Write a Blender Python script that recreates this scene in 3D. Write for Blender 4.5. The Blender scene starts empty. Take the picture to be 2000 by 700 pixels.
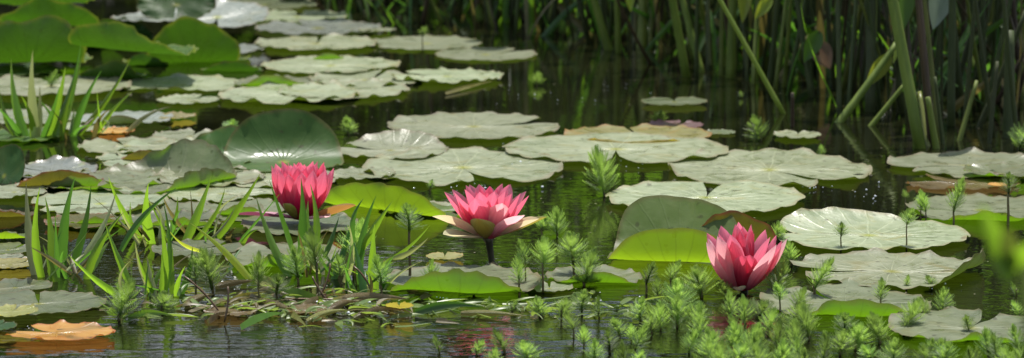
import bpy, math, random
from mathutils import Vector, Matrix, noise

sc = bpy.context.scene
COL = sc.collection
R = math.radians
PI = math.pi

# ------------------------------------------------------------------ camera
CAM_H, PITCH, HFOV = 0.75, R(8.7), R(21.0)
FPX = 1000.0 / math.tan(HFOV / 2)
CAMP = Vector((0, 0, CAM_H))
FWD = Vector((0, math.cos(PITCH), -math.sin(PITCH)))
UPV = Vector((0, math.sin(PITCH), math.cos(PITCH)))


def ray(x, y):
    return FWD + Vector((1, 0, 0)) * ((x - 1000) / FPX) + UPV * (-(y - 350) / FPX)


def P(x, y, z=0.0):
    """point of the level z seen at photo position x, y"""
    d = ray(x, y)
    return CAMP + d * ((z - CAM_H) / d.z)


def PD(x, y, dep):
    """point at world distance dep (along +Y) seen at x, y"""
    d = ray(x, y)
    return CAMP + d * (dep / d.y)


def mpp(p):
    return (p - CAMP).dot(FWD) / FPX


cam = bpy.data.cameras.new('camera')
cam.angle = HFOV
cam.sensor_fit = 'HORIZONTAL'
cam.clip_start, cam.clip_end = 0.05, 400
cam.dof.use_dof = True
cam.dof.focus_distance = 4.0
cam.dof.aperture_fstop = 8.5
camo = bpy.data.objects.new('camera', cam)
COL.objects.link(camo)
camo.location = CAMP
camo.rotation_euler = (R(90) - PITCH, 0, 0)
sc.camera = camo

# ------------------------------------------------------------------ light
SUN_EL, SUN_AZ = 74, 16          # behind the scene, a little to one side
w = bpy.data.worlds.new('World')
sc.world = w
w.use_nodes = True
nt = w.node_tree
bg = nt.nodes['Background']
sky = nt.nodes.new('ShaderNodeTexSky')
sky.sky_type = 'NISHITA'
sky.sun_disc = False
sky.sun_elevation = R(SUN_EL)
sky.sun_rotation = R(SUN_AZ)
sky.air_density = 1.2
sky.dust_density = 2.0
# thin white clouds over the sky
ctc = nt.nodes.new('ShaderNodeTexCoord')
cmap = nt.nodes.new('ShaderNodeMapping')
cmap.inputs['Scale'].default_value = (1, 1, 2.6)
cn = nt.nodes.new('ShaderNodeTexNoise')
cn.inputs['Scale'].default_value = 3.2
cn.inputs['Detail'].default_value = 6
ccr = nt.nodes.new('ShaderNodeValToRGB')
ccr.color_ramp.elements[0].position = 0.50
ccr.color_ramp.elements[1].position = 0.68
cmx = nt.nodes.new('ShaderNodeMix')
cmx.data_type = 'RGBA'
nt.links.new(ctc.outputs['Generated'], cmap.inputs[0])
nt.links.new(cmap.outputs[0], cn.inputs['Vector'])
nt.links.new(cn.outputs[0], ccr.inputs[0])
nt.links.new(ccr.outputs[0], cmx.inputs[0])
nt.links.new(sky.outputs[0], cmx.inputs[6])
cmx.inputs[7].default_value = (9.0, 8.9, 9.2, 1)
nt.links.new(cmx.outputs[2], bg.inputs[0])
bg.inputs[1].default_value = 0.115
sun = bpy.data.lights.new('sun', 'SUN')
sun.energy = 4.9
sun.angle = R(0.5)
sun.color = (1.0, 0.965, 0.90)
suno = bpy.data.objects.new('sun', sun)
COL.objects.link(suno)
suno.rotation_euler = (-R(90 - SUN_EL), 0, -R(SUN_AZ))
sc.view_settings.view_transform = 'Standard'
sc.view_settings.look = 'None'
sc.view_settings.exposure = 0.43
sc.view_settings.gamma = 1.0
sc.cycles.use_denoising = True
sc.cycles.max_bounces = 8
sc.cycles.transparent_max_bounces = 4
sc.cycles.sample_clamp_indirect = 6
sc.cycles.caustics_reflective = False
sc.cycles.caustics_refractive = False


# ------------------------------------------------------------------ mesh helpers
class MB:
    def __init__(s):
        s.v, s.f, s.uv = [], [], []

    def add(s, co, uv=(0, 0)):
        s.v.append(Vector(co))
        s.uv.append(uv)
        return len(s.v) - 1

    def grid(s, rows, uvs):
        """rows: list of rows of points"""
        idx = [[s.add(p, u) for p, u in zip(r, ur)] for r, ur in zip(rows, uvs)]
        for a, b in zip(idx, idx[1:]):
            for i in range(len(a) - 1):
                s.f.append((a[i], a[i + 1], b[i + 1], b[i]))

    def tube(s, pts, rad, seg=6):
        rings = []
        n = len(pts)
        for i, p in enumerate(pts):
            t = (pts[min(i + 1, n - 1)] - pts[max(i - 1, 0)]).normalized()
            a = t.cross(Vector((0.3, 1, 0.1))).normalized()
            b = t.cross(a)
            r = rad[i] if isinstance(rad, (list, tuple)) else rad
            rings.append([s.add(p + (a * math.cos(k * 2 * PI / seg) + b * math.sin(k * 2 * PI / seg)) * r,
                                (k / seg, i / (n - 1))) for k in range(seg)])
        for a, b in zip(rings, rings[1:]):
            for k in range(seg):
                s.f.append((a[k], a[(k + 1) % seg], b[(k + 1) % seg], b[k]))
        s.f.append(tuple(reversed(rings[0])))
        s.f.append(tuple(rings[-1]))

    def mesh(s, name, mat, smooth=True):
        me = bpy.data.meshes.new(name)
        me.from_pydata([tuple(v) for v in s.v], [], s.f)
        uvl = me.uv_layers.new(name='UVMap')
        for l in me.loops:
            uvl.data[l.index].uv = s.uv[l.vertex_index]
        if smooth:
            me.polygons.foreach_set('use_smooth', [True] * len(me.polygons))
        me.materials.append(mat)
        me.update()
        return me

    def build(s, name, mat, parent=None, origin=None, smooth=True):
        if origin is not None:
            s.v = [v - origin for v in s.v]
        o = bpy.data.objects.new(name, s.mesh(name, mat, smooth))
        COL.objects.link(o)
        if parent is not None:
            o.parent = parent
        elif origin is not None:
            o.location = origin
        return o


def tag(o, label=None, cat=None, group=None, kind=None):
    for k, v in (('label', label), ('category', cat), ('group', group), ('kind', kind)):
        if v:
            o[k] = v
    return o


def empty(name, loc, label, cat, group=None):
    o = bpy.data.objects.new(name, None)
    COL.objects.link(o)
    o.location = loc
    o.empty_display_size = 0.03
    return tag(o, label, cat, group)


def bez(a, c, b, n):
    return [a * (1 - t) ** 2 + c * (2 * t * (1 - t)) + b * t * t for t in [i / (n - 1) for i in range(n)]]


# ------------------------------------------------------------------ materials
def newmat(name):
    m = bpy.data.materials.new(name)
    m.use_nodes = True
    n = m.node_tree.nodes
    l = m.node_tree.links
    return m, n, l, n['Principled BSDF'], n['Material Output']


def ramp(n, cols):
    r = n.new('ShaderNodeValToRGB')
    e = r.color_ramp.elements
    while len(e) < len(cols):
        e.new(0.5)
    for el, (p, c) in zip(e, cols):
        el.position = p
        el.color = (*c, 1) if len(c) == 3 else c
    return r


def math_(n, l, op, a, b=None, c=None):
    m = n.new('ShaderNodeMath')
    m.operation = op
    for i, v in enumerate((a, b, c)):
        if v is None:
            continue
        if isinstance(v, (int, float)):
            m.inputs[i].default_value = v
        else:
            l.new(v, m.inputs[i])
    return m.outputs[0]


def mixc(n, l, fac, a, b, mode='MIX'):
    m = n.new('ShaderNodeMix')
    m.data_type = 'RGBA'
    m.blend_type = mode
    for s, v in ((m.inputs[0], fac), (m.inputs[6], a), (m.inputs[7], b)):
        if isinstance(v, (int, float)):
            s.default_value = v
        elif isinstance(v, tuple):
            s.default_value = (*v, 1)
        else:
            l.new(v, s)
    return m.outputs[2]


def pad_mat(name, c1, c2, trans, tw=0.35, rough=0.42, edge=(0.16, 0.10, 0.04), spots=(0.20, 0.17, 0.04), spot_amt=0.3,
            centre=(0.24, 0.25, 0.03), vein=0.3, spec=0.5, edge_amt=0.5, bump=0.5):
    m, n, l, b, out = newmat(name)
    uv = n.new('ShaderNodeUVMap')
    sep = n.new('ShaderNodeSeparateXYZ')
    l.new(uv.outputs[0], sep.inputs[0])
    u, v = sep.outputs[0], sep.outputs[1]
    tc = n.new('ShaderNodeTexCoord')
    inf = n.new('ShaderNodeObjectInfo')
    off = n.new('ShaderNodeVectorMath')
    off.operation = 'MULTIPLY_ADD'
    comb = n.new('ShaderNodeCombineXYZ')
    for i in range(3):
        l.new(inf.outputs['Random'], comb.inputs[i])
    l.new(comb.outputs[0], off.inputs[0])
    off.inputs[1].default_value = (37, 53, 11)
    l.new(tc.outputs['Object'], off.inputs[2])

    def nz(scale, det=3, dist=0.0):
        t = n.new('ShaderNodeTexNoise')
        l.new(off.outputs[0], t.inputs['Vector'])
        t.inputs['Scale'].default_value = scale
        t.inputs['Detail'].default_value = det
        t.inputs['Distortion'].default_value = dist
        return t.outputs[0]
    n1, n2, n3 = nz(9, 3), nz(45, 4, 0.4), nz(160, 3)
    f = math_(n, l, 'MULTIPLY_ADD', n2, 0.5, math_(n, l, 'MULTIPLY', n1, 0.5))
    r = ramp(n, [(0.34, c1), (0.64, c2)])
    l.new(f, r.inputs[0])
    col = r.outputs[0]
    # radial veins that fork towards the rim
    nv = math_(n, l, 'MULTIPLY_ADD', n1, 0.9, math_(n, l, 'MULTIPLY', u, 21.0))
    tri = math_(n, l, 'ABSOLUTE', math_(n, l, 'SUBTRACT', math_(n, l, 'FRACT', nv), 0.5))
    width = math_(n, l, 'DIVIDE', 0.055, math_(n, l, 'MAXIMUM', v, 0.12))
    line = math_(n, l, 'SUBTRACT', 1.0, math_(n, l, 'SMOOTH_MIN', math_(n, l, 'DIVIDE', tri, width), 1.0, 0.2))
    line = math_(n, l, 'MAXIMUM', line, 0.0)
    line = math_(n, l, 'MULTIPLY', line, math_(n, l, 'SUBTRACT', 1.25, v))
    col = mixc(n, l, math_(n, l, 'MULTIPLY', line, vein), col, tuple(min(1, x * 1.5 + .02) for x in c2))
    # yellowing and dark specks
    sp = ramp(n, [(0.56, (0, 0, 0)), (0.72, (1, 1, 1))])
    l.new(nz(16, 4, 1.0), sp.inputs[0])
    col = mixc(n, l, math_(n, l, 'MULTIPLY', sp.outputs[0], spot_amt), col, spots)
    dk = ramp(n, [(0.67, (0, 0, 0)), (0.72, (1, 1, 1))])
    l.new(nz(70, 1), dk.inputs[0])
    col = mixc(n, l, math_(n, l, 'MULTIPLY', dk.outputs[0], 0.75), col, (0.05, 0.045, 0.02))
    # centre and rim
    ce = ramp(n, [(0.05, (1, 1, 1)), (0.17, (0, 0, 0))])
    l.new(math_(n, l, 'MULTIPLY_ADD', n1, 0.08, v), ce.inputs[0])
    col = mixc(n, l, ce.outputs[0], col, centre)
    ed = ramp(n, [(0.93, (0, 0, 0)), (1.0, (1, 1, 1))])
    l.new(math_(n, l, 'MULTIPLY_ADD', n2, 0.10, math_(n, l, 'SUBTRACT', v, 0.05)), ed.inputs[0])
    col = mixc(n, l, math_(n, l, 'MULTIPLY', ed.outputs[0], edge_amt), col, edge)
    # every leaf its own tone
    hsv = n.new('ShaderNodeHueSaturation')
    l.new(col, hsv.inputs['Color'])
    l.new(math_(n, l, 'MULTIPLY_ADD', inf.outputs['Random'], 0.45, 0.78), hsv.inputs['Value'])
    l.new(math_(n, l, 'MULTIPLY_ADD', inf.outputs['Random'], 0.03, 0.485), hsv.inputs['Hue'])
    col = hsv.outputs[0]
    l.new(col, b.inputs['Base Color'])
    wet = ramp(n, [(0.57, (0, 0, 0)), (0.66, (1, 1, 1))])
    l.new(nz(13, 3, 1.5), wet.inputs[0])
    rr = math_(n, l, 'MULTIPLY_ADD', n2, 0.25, rough - 0.12)
    rr = math_(n, l, 'MULTIPLY', rr, math_(n, l, 'MULTIPLY_ADD', wet.outputs[0], -0.55, 1.0))
    l.new(rr, b.inputs['Roughness'])
    b.inputs['Specular IOR Level'].default_value = spec
    bm = n.new('ShaderNodeBump')
    bm.inputs['Strength'].default_value = bump
    bm.inputs['Distance'].default_value = 0.004
    hgt = math_(n, l, 'MULTIPLY_ADD', line, -0.5, math_(n, l, 'MULTIPLY_ADD', n2, 0.7, math_(n, l, 'MULTIPLY', n3, 0.22)))
    l.new(hgt, bm.inputs['Height'])
    l.new(bm.outputs[0], b.inputs['Normal'])
    tr = n.new('ShaderNodeBsdfTranslucent')
    tcol = mixc(n, l, math_(n, l, 'MULTIPLY', line, 0.75), trans, tuple(x * 0.3 for x in trans))
    tcol = mixc(n, l, math_(n, l, 'MULTIPLY', math_(n, l, 'SUBTRACT', 1.0, n1), 0.7), tcol, tuple(x * y for x, y in zip(trans, (.75, .55, .5))))
    tcol = mixc(n, l, math_(n, l, 'MULTIPLY', ed.outputs[0], edge_amt), tcol, edge)
    l.new(tcol, tr.inputs[0])
    mx = n.new('ShaderNodeMixShader')
    mx.inputs[0].default_value = tw
    l.new(b.outputs[0], mx.inputs[1])
    l.new(tr.outputs[0], mx.inputs[2])
    l.new(mx.outputs[0], out.inputs[0])
    return m


LIME = (0.26, 0.46, 0.02)
M = {}
M['pale'] = pad_mat('waxy_pale_pad', (0.150, 0.176, 0.092), (0.245, 0.268, 0.165), LIME, tw=0.12, spec=.55, rough=.42, vein=.75, bump=.8, spot_amt=.5)
M['rim'] = pad_mat('pad_with_green_underside', (0.145, 0.170, 0.09), (0.23, 0.255, 0.15), (0.17, 0.40, 0.008), tw=0.40, spec=.5, rough=.42)
M['grey'] = pad_mat('grey_green_pad', (0.14, 0.165, 0.09), (0.21, 0.23, 0.15), LIME, tw=0.14, rough=0.42, spec=.42)
M['dull'] = pad_mat('dull_olive_pad', (0.075, 0.10, 0.045), (0.125, 0.145, 0.075), (0.15, 0.22, 0.03), tw=0.25, rough=0.4)
M['yellow'] = pad_mat('yellowing_pad', (0.22, 0.22, 0.06), (0.30, 0.28, 0.12), (0.6, 0.55, 0.06), edge=(0.30, 0.15, 0.03), spot_amt=0.5,
                      spots=(0.32, 0.20, 0.03), edge_amt=0.8)
M['green'] = pad_mat('fresh_green_pad', (0.05, 0.10, 0.018), (0.09, 0.16, 0.03), (0.058, 0.165, 0.006), edge=(.26, .26, .03), tw=0.42, rough=0.38, spot_amt=0.15)
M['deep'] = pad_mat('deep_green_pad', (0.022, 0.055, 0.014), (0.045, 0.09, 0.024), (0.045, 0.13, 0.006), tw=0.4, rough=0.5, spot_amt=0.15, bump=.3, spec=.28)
M['lime'] = pad_mat('lime_underside_pad', (0.10, 0.15, 0.03), (0.15, 0.20, 0.06), (0.27, 0.48, 0.012), tw=0.55, rough=0.45, bump=.2, vein=0.05, spot_amt=0.2)
M['dome'] = pad_mat('raised_green_pad', (0.040, 0.09, 0.018), (0.07, 0.125, 0.032), (0.06, 0.17, 0.008), tw=0.35, rough=0.45, spec=.25, spot_amt=.2, vein=.15, bump=.2)
M['purple'] = pad_mat('purple_pad', (0.10, 0.05, 0.06), (0.16, 0.09, 0.09), (0.30, 0.10, 0.08), tw=0.3, edge=(0.12, 0.03, 0.04))
M['silver'] = pad_mat('silvery_pad', (0.15, 0.17, 0.14), (0.22, 0.24, 0.21), (0.15, 0.25, 0.04), tw=.15, rough=0.3, spec=0.6)
M['brownred'] = pad_mat('olive_red_pad', (0.07, 0.08, 0.02), (0.12, 0.10, 0.03), (0.17, 0.17, 0.015), tw=0.4, edge=(0.2, 0.05, 0.03), edge_amt=.8)
M['orange'] = pad_mat('dead_orange_leaf', (0.40, 0.15, 0.025), (0.50, 0.28, 0.07), (0.7, 0.3, 0.05), edge=(0.30, 0.06, 0.02), spots=(0.14, 0.10, 0.03),
                      spot_amt=0.6, edge_amt=0.9, centre=(0.4, 0.2, 0.05))
M['brown'] = pad_mat('dead_brown_leaf', (0.10, 0.07, 0.03), (0.2, 0.15, 0.07), (0.3, 0.2, 0.06), edge=(0.08, 0.04, 0.02), spots=(0.05, 0.05, 0.02),
                     spot_amt=0.7, rough=.3)
M['straw'] = pad_mat('yellow_strap', (0.20, 0.20, 0.05), (0.3, 0.3, 0.10), (0.6, 0.55, 0.08), tw=.4, spot_amt=.4, spots=(.2, .12, .04), centre=(.3, .28, .1))


def blade_mat(name, base, base2, trans, tw=0.45, rough=0.35, tip=None):
    m, n, l, b, out = newmat(name)
    uv = n.new('ShaderNodeUVMap')
    sep = n.new('ShaderNodeSeparateXYZ')
    l.new(uv.outputs[0], sep.inputs[0])
    inf = n.new('ShaderNodeObjectInfo')
    tc = n.new('ShaderNodeTexCoord')
    t = n.new('ShaderNodeTexNoise')
    t.inputs['Scale'].default_value = 60
    t.inputs['Detail'].default_value = 3
    mp = n.new('ShaderNodeMapping')
    mp.inputs['Scale'].default_value = (1, 1, 0.18)
    l.new(tc.outputs['Object'], mp.inputs[0])
    l.new(mp.outputs[0], t.inputs['Vector'])
    cr = ramp(n, [(0.35, base), (0.65, base2)])
    l.new(t.outputs[0], cr.inputs[0])
    col = cr.outputs[0]
    # fine lengthwise stripes
    st = math_(n, l, 'ABSOLUTE', math_(n, l, 'SINE', math_(n, l, 'MULTIPLY', sep.outputs[0], 24.0)))
    col = mixc(n, l, math_(n, l, 'MULTIPLY', st, 0.25), col, tuple(x * 0.5 for x in base))
    if tip:
        tr_ = ramp(n, [(0.55, (0, 0, 0)), (1.0, (1, 1, 1))])
        l.new(sep.outputs[1], tr_.inputs[0])
        col = mixc(n, l, math_(n, l, 'MULTIPLY', tr_.outputs[0], 0.6), col, tip)
        t2 = ramp(n, [(0.86, (0, 0, 0)), (1.0, (1, 1, 1))])
        l.new(math_(n, l, 'MULTIPLY_ADD', t.outputs[0], 0.2, math_(n, l, 'SUBTRACT', sep.outputs[1], 0.1)), t2.inputs[0])
        col = mixc(n, l, t2.outputs[0], col, (0.16, 0.11, 0.05))
    hsv = n.new('ShaderNodeHueSaturation')
    l.new(col, hsv.inputs['Color'])
    l.new(math_(n, l, 'MULTIPLY_ADD', inf.outputs['Random'], 0.6, 0.7), hsv.inputs['Value'])
    l.new(math_(n, l, 'MULTIPLY_ADD', inf.outputs['Random'], 0.035, 0.482), hsv.inputs['Hue'])
    l.new(hsv.outputs[0], b.inputs['Base Color'])
    b.inputs['Roughness'].default_value = rough
    tr = n.new('ShaderNodeBsdfTranslucent')
    h2 = n.new('ShaderNodeHueSaturation')
    h2.inputs['Color'].default_value = (*trans, 1)
    l.new(math_(n, l, 'MULTIPLY_ADD', inf.outputs['Random'], 0.6, 0.7), h2.inputs['Value'])
    l.new(h2.outputs[0], tr.inputs[0])
    mx = n.new('ShaderNodeMixShader')
    mx.inputs[0].default_value = tw
    l.new(b.outputs[0], mx.inputs[1])
    l.new(tr.outputs[0], mx.inputs[2])
    l.new(mx.outputs[0], out.inputs[0])
    return m


M['blade'] = blade_mat('sword_blade_green', (0.075, 0.15, 0.02), (0.12, 0.22, 0.035), (0.34, 0.60, 0.03), tip=(0.16, 0.24, 0.05))
M['blade_dark'] = blade_mat('sword_blade_dark', (0.03, 0.08, 0.015), (0.06, 0.13, 0.03), (0.14, 0.34, 0.03))
M['blade_pale'] = blade_mat('sword_blade_faded', (0.22, 0.25, 0.10), (0.32, 0.34, 0.18), (0.45, 0.5, 0.15), tip=(0.35, 0.3, 0.2))
M['blade_brown'] = blade_mat('sword_blade_withered', (0.10, 0.085, 0.03), (0.2, 0.17, 0.07), (0.3, 0.25, 0.06), tw=.3, rough=.45)
M['feather'] = blade_mat('feather_foliage', (0.12, 0.20, 0.045), (0.21, 0.30, 0.085), (0.43, 0.65, 0.11), tw=0.5, rough=0.5)
M['feather_old'] = blade_mat('feather_foliage_old', (0.085, 0.15, 0.035), (0.15, 0.22, 0.06), (0.32, 0.50, 0.08), tw=0.5, rough=0.5)
M['feather_stem'] = blade_mat('feather_stem', (0.16, 0.10, 0.045), (0.17, 0.17, 0.06), (0.3, 0.2, 0.06), tw=0.15, rough=0.5)
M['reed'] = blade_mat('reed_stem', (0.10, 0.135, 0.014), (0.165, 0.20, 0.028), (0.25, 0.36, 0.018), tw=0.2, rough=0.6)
M['reed_dark'] = blade_mat('reed_stem_shaded', (0.03, 0.045, 0.006), (0.05, 0.065, 0.01), (0.08, 0.12, 0.01), tw=0.1, rough=0.65)  # shade of the reed bed put into a darker stem colour
M['reed_lit'] = blade_mat('reed_stem_lit', (0.17, 0.22, 0.035), (0.24, 0.28, 0.06), (0.4, 0.5, 0.05), tw=0.25, rough=0.35)  # sunlit look put into a lighter copy of the stem colour
M['reed_brown'] = blade_mat('reed_stem_brown', (0.045, 0.028, 0.014), (0.08, 0.05, 0.025), (0.1, 0.05, 0.02), tw=0.08, rough=0.5)
M['reed_leaf'] = blade_mat('reed_leaf', (0.03, 0.075, 0.012), (0.06, 0.12, 0.022), (0.22, 0.45, 0.02), tw=0.45, rough=0.4)
M['weed_brown'] = blade_mat('sodden_weed', (0.085, 0.08, 0.025), (0.25, 0.22, 0.09), (0.32, 0.27, 0.07), tw=.25, rough=.45)
M['weed_green'] = blade_mat('olive_weed', (0.06, 0.10, 0.02), (0.17, 0.21, 0.05), (0.3, 0.42, 0.06), tw=.35, rough=.38)
M['leaf_yellow'] = blade_mat('leaf_yellow_green', (0.2, 0.26, 0.03), (0.28, 0.33, 0.06), (0.75, 0.85, 0.06), tw=0.5)
M['blade_yellow'] = blade_mat('shoot_yellow_green', (0.10, 0.14, 0.025), (0.15, 0.19, 0.04), (0.26, 0.34, 0.04), tw=.35)
M['leaf_silver'] = blade_mat('leaf_silver', (0.2, 0.25, 0.19), (0.27, 0.32, 0.25), (0.3, 0.4, 0.2), tw=0.3, rough=.3)
M['leaf_dead'] = blade_mat('leaf_dead_tan', (0.22, 0.13, 0.07), (0.3, 0.2, 0.11), (0.5, 0.3, 0.12), tw=0.4)


def petal_mat(name, base, mid, tip, trans, tw=0.4):
    m, n, l, b, out = newmat(name)
    uv = n.new('ShaderNodeUVMap')
    sep = n.new('ShaderNodeSeparateXYZ')
    l.new(uv.outputs[0], sep.inputs[0])
    tc = n.new('ShaderNodeTexCoord')
    t = n.new('ShaderNodeTexNoise')
    t.inputs['Scale'].default_value = 1.0
    t.inputs['Detail'].default_value = 4
    mp = n.new('ShaderNodeMapping')
    mp.inputs['Scale'].default_value = (16, 2.2, 1)
    l.new(uv.outputs[0], mp.inputs[0])
    inf = n.new('ShaderNodeObjectInfo')
    ad = n.new('ShaderNodeVectorMath')
    l.new(mp.outputs[0], ad.inputs[0])
    l.new(inf.outputs['Random'], ad.inputs[1])
    l.new(ad.outputs[0], t.inputs['Vector'])
    pos = math_(n, l, 'ADD', sep.outputs[1], math_(n, l, 'MULTIPLY_ADD', t.outputs[0], 0.62, -0.31))
    cr = ramp(n, [(0.05, base), (0.55, mid), (1.0, tip)])
    l.new(pos, cr.inputs[0])
    hsv = n.new('ShaderNodeHueSaturation')
    eg = math_(n, l, 'ABSOLUTE', math_(n, l, 'SUBTRACT', sep.outputs[0], 0.5))
    er = ramp(n, [(0.28, (0, 0, 0)), (0.5, (1, 1, 1))])
    l.new(math_(n, l, 'MULTIPLY_ADD', t.outputs[0], 0.1, math_(n, l, 'SUBTRACT', eg, 0.05)), er.inputs[0])
    pc_ = mixc(n, l, math_(n, l, 'MULTIPLY', math_(n, l, 'MULTIPLY', er.outputs[0], 0.75), sep.outputs[1]), cr.outputs[0], tuple(min(.9, x * 1.1 + .12) for x in tip))
    l.new(pc_, hsv.inputs['Color'])
    l.new(math_(n, l, 'MULTIPLY_ADD', inf.outputs['Random'], 0.35, 0.85), hsv.inputs['Value'])
    l.new(math_(n, l, 'MULTIPLY_ADD', inf.outputs['Random'], 0.25, 0.88), hsv.inputs['Saturation'])
    l.new(hsv.outputs[0], b.inputs['Base Color'])
    b.inputs['Roughness'].default_value = 0.42
    b.inputs['Specular IOR Level'].default_value = 0.4
    bm = n.new('ShaderNodeBump')
    bm.inputs['Strength'].default_value = 0.35
    bm.inputs['Distance'].default_value = 0.002
    l.new(t.outputs[0], bm.inputs['Height'])
    l.new(bm.outputs[0], b.inputs['Normal'])
    tr = n.new('ShaderNodeBsdfTranslucent')
    tcr = ramp(n, [(0.05, tuple(x * .6 for x in trans)), (0.9, trans)])
    l.new(pos, tcr.inputs[0])
    l.new(tcr.outputs[0], tr.inputs[0])
    mx = n.new('ShaderNodeMixShader')
    mx.inputs[0].default_value = tw
    l.new(b.outputs[0], mx.inputs[1])
    l.new(tr.outputs[0], mx.inputs[2])
    l.new(mx.outputs[0], out.inputs[0])
    return m


M['petal'] = petal_mat('petal_rose', (0.34, 0.01, 0.045), (0.70, 0.085, 0.19), (0.88, 0.44, 0.52), (1.0, 0.22, 0.34), tw=.62)
M['petal_deep'] = petal_mat('petal_crimson', (0.28, 0.008, 0.03), (0.58, 0.045, 0.11), (0.80, 0.25, 0.34), (0.95, 0.12, 0.22), tw=.58)
M['petal_pale'] = petal_mat('petal_blush', (0.62, 0.07, 0.14), (0.87, 0.34, 0.40), (0.92, 0.68, 0.67), (1.0, 0.60, 0.62), tw=.65)
M['sepal'] = petal_mat('sepal_cream', (0.45, 0.24, 0.18), (0.58, 0.46, 0.34), (0.60, 0.62, 0.34), (0.95, 0.85, 0.5), tw=.45)
M['sepal_olive'] = petal_mat('sepal_olive', (0.22, 0.12, 0.05), (0.26, 0.24, 0.05), (0.30, 0.33, 0.07), (0.6, 0.55, 0.08), tw=.35)
M['sepal_rust'] = petal_mat('sepal_rust', (0.35, 0.12, 0.08), (0.34, 0.17, 0.06), (0.30, 0.22, 0.05), (0.7, 0.35, 0.08), tw=.35)
M['sepal_purple'] = petal_mat('sepal_purple', (0.3, 0.08, 0.12), (0.26, 0.11, 0.17), (0.24, 0.13, 0.16), (0.5, 0.1, 0.2), tw=.2)


def simple(name, c, rough=0.5, spec=0.5, **k):
    m, n, l, b, out = newmat(name)
    t = n.new('ShaderNodeTexNoise')
    tc = n.new('ShaderNodeTexCoord')
    l.new(tc.outputs['Object'], t.inputs['Vector'])
    t.inputs['Scale'].default_value = k.get('scale', 30)
    t.inputs['Detail'].default_value = 5
    r = ramp(n, [(0.3, tuple(x * .55 for x in c)), (0.7, tuple(min(1, x * 1.4) for x in c))])
    l.new(t.outputs[0], r.inputs[0])
    l.new(r.outputs[0], b.inputs['Base Color'])
    b.inputs['Roughness'].default_value = rough
    b.inputs['Specular IOR Level'].default_value = spec
    return m


M['stem_dark'] = simple('lily_stem', (0.035, 0.03, 0.018), 0.35)
M['mud'] = simple('bank_mud', (0.02, 0.018, 0.01), 0.8, scale=3)
M['root'] = simple('brown_root', (0.12, 0.07, 0.03), 0.4)
M['twig'] = simple('pale_twig', (0.22, 0.2, 0.12), 0.5)
M['far'] = blade_mat('far_foliage', (0.025, 0.042, 0.007), (0.05, 0.075, 0.014), (0.10, 0.17, 0.015), tw=0.35, rough=0.6)
mm, n_, l_, b_, o_ = newmat('sparkle_bead')  # white base colour imitates sun sparkles on droplets and ripples
b_.inputs['Base Color'].default_value = (0.75, 0.78, 0.8, 1)
b_.inputs['Roughness'].default_value = 0.08
b_.inputs['Specular IOR Level'].default_value = 1.0
M['sparkle'] = mm

# water: dark murky surface, small ripples, more of them near the viewer
m, n, l, b, out = newmat('pond_water')
tc = n.new('ShaderNodeTexCoord')


def wnoise(sx, sy, det, dist=0.3):
    mp = n.new('ShaderNodeMapping')
    mp.inputs['Scale'].default_value = (sx, sy, 1)
    l.new(tc.outputs['Object'], mp.inputs[0])
    t = n.new('ShaderNodeTexNoise')
    t.inputs['Scale'].default_value = 1
    t.inputs['Detail'].default_value = det
    t.inputs['Distortion'].default_value = dist
    l.new(mp.outputs[0], t.inputs['Vector'])
    return t.outputs[0]


murk = ramp(n, [(0.35, (0.003, 0.0035, 0.0013)), (0.7, (0.012, 0.014, 0.0045))])
l.new(wnoise(3, 3, 4), murk.inputs[0])
l.new(murk.outputs[0], b.inputs['Base Color'])
b.inputs['Roughness'].default_value = 0.015
b.inputs['IOR'].default_value = 1.333
sep = n.new('ShaderNodeSeparateXYZ')
l.new(tc.outputs['Object'], sep.inputs[0])
near = n.new('ShaderNodeMapRange')
near.inputs['From Min'].default_value = 3.65
near.inputs['From Max'].default_value = 4.25
near.inputs['To Min'].default_value = 0.36
near.inputs['To Max'].default_value = 0.06
l.new(sep.outputs[1], near.inputs[0])
h1 = math_(n, l, 'MULTIPLY_ADD', wnoise(11, 30, 2), 1.0, math_(n, l, 'MULTIPLY', wnoise(38, 100, 2), 0.25))
bm = n.new('ShaderNodeBump')
l.new(math_(n, l, 'MULTIPLY', near.outputs[0], 0.9), bm.inputs['Strength'])
bm.inputs['Distance'].default_value = 0.006
l.new(h1, bm.inputs['Height'])
l.new(bm.outputs[0], b.inputs['Normal'])
M['water'] = m

# ------------------------------------------------------------------ setting
mb = MB()
rows = [[Vector((x, y, 0)) for x in (-40, -4, 4, 40)] for y in (-6, 3, 6, 10.5)]
mb.grid(rows, [[(p.x, p.y) for p in r] for r in rows])
tag(mb.build('pond_water', M['water']), 'dark rippled pond water between the lily pads', 'water', kind='structure')

mb = MB()
rows = []
for j in range(26):
    y = 9.2 + (j ** 1.8) * 0.35
    rows.append([Vector((x, y + 0.15 * math.sin(x * 1.7), -0.25 + min(1.0, (y - 9.2) * 0.28) + 0.15 * noise.noise(Vector((x * .6, y * .6, 0)))))
                 for x in [(-60 + i * 120 / 60) * (0.25 + 0.75 * j / 25) for i in range(61)]])
mb.grid(rows, [[(p.x, p.y) for p in r] for r in rows])
tag(mb.build('bank', M['mud']), 'dark muddy bank behind the reeds', 'bank', kind='structure')

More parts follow.
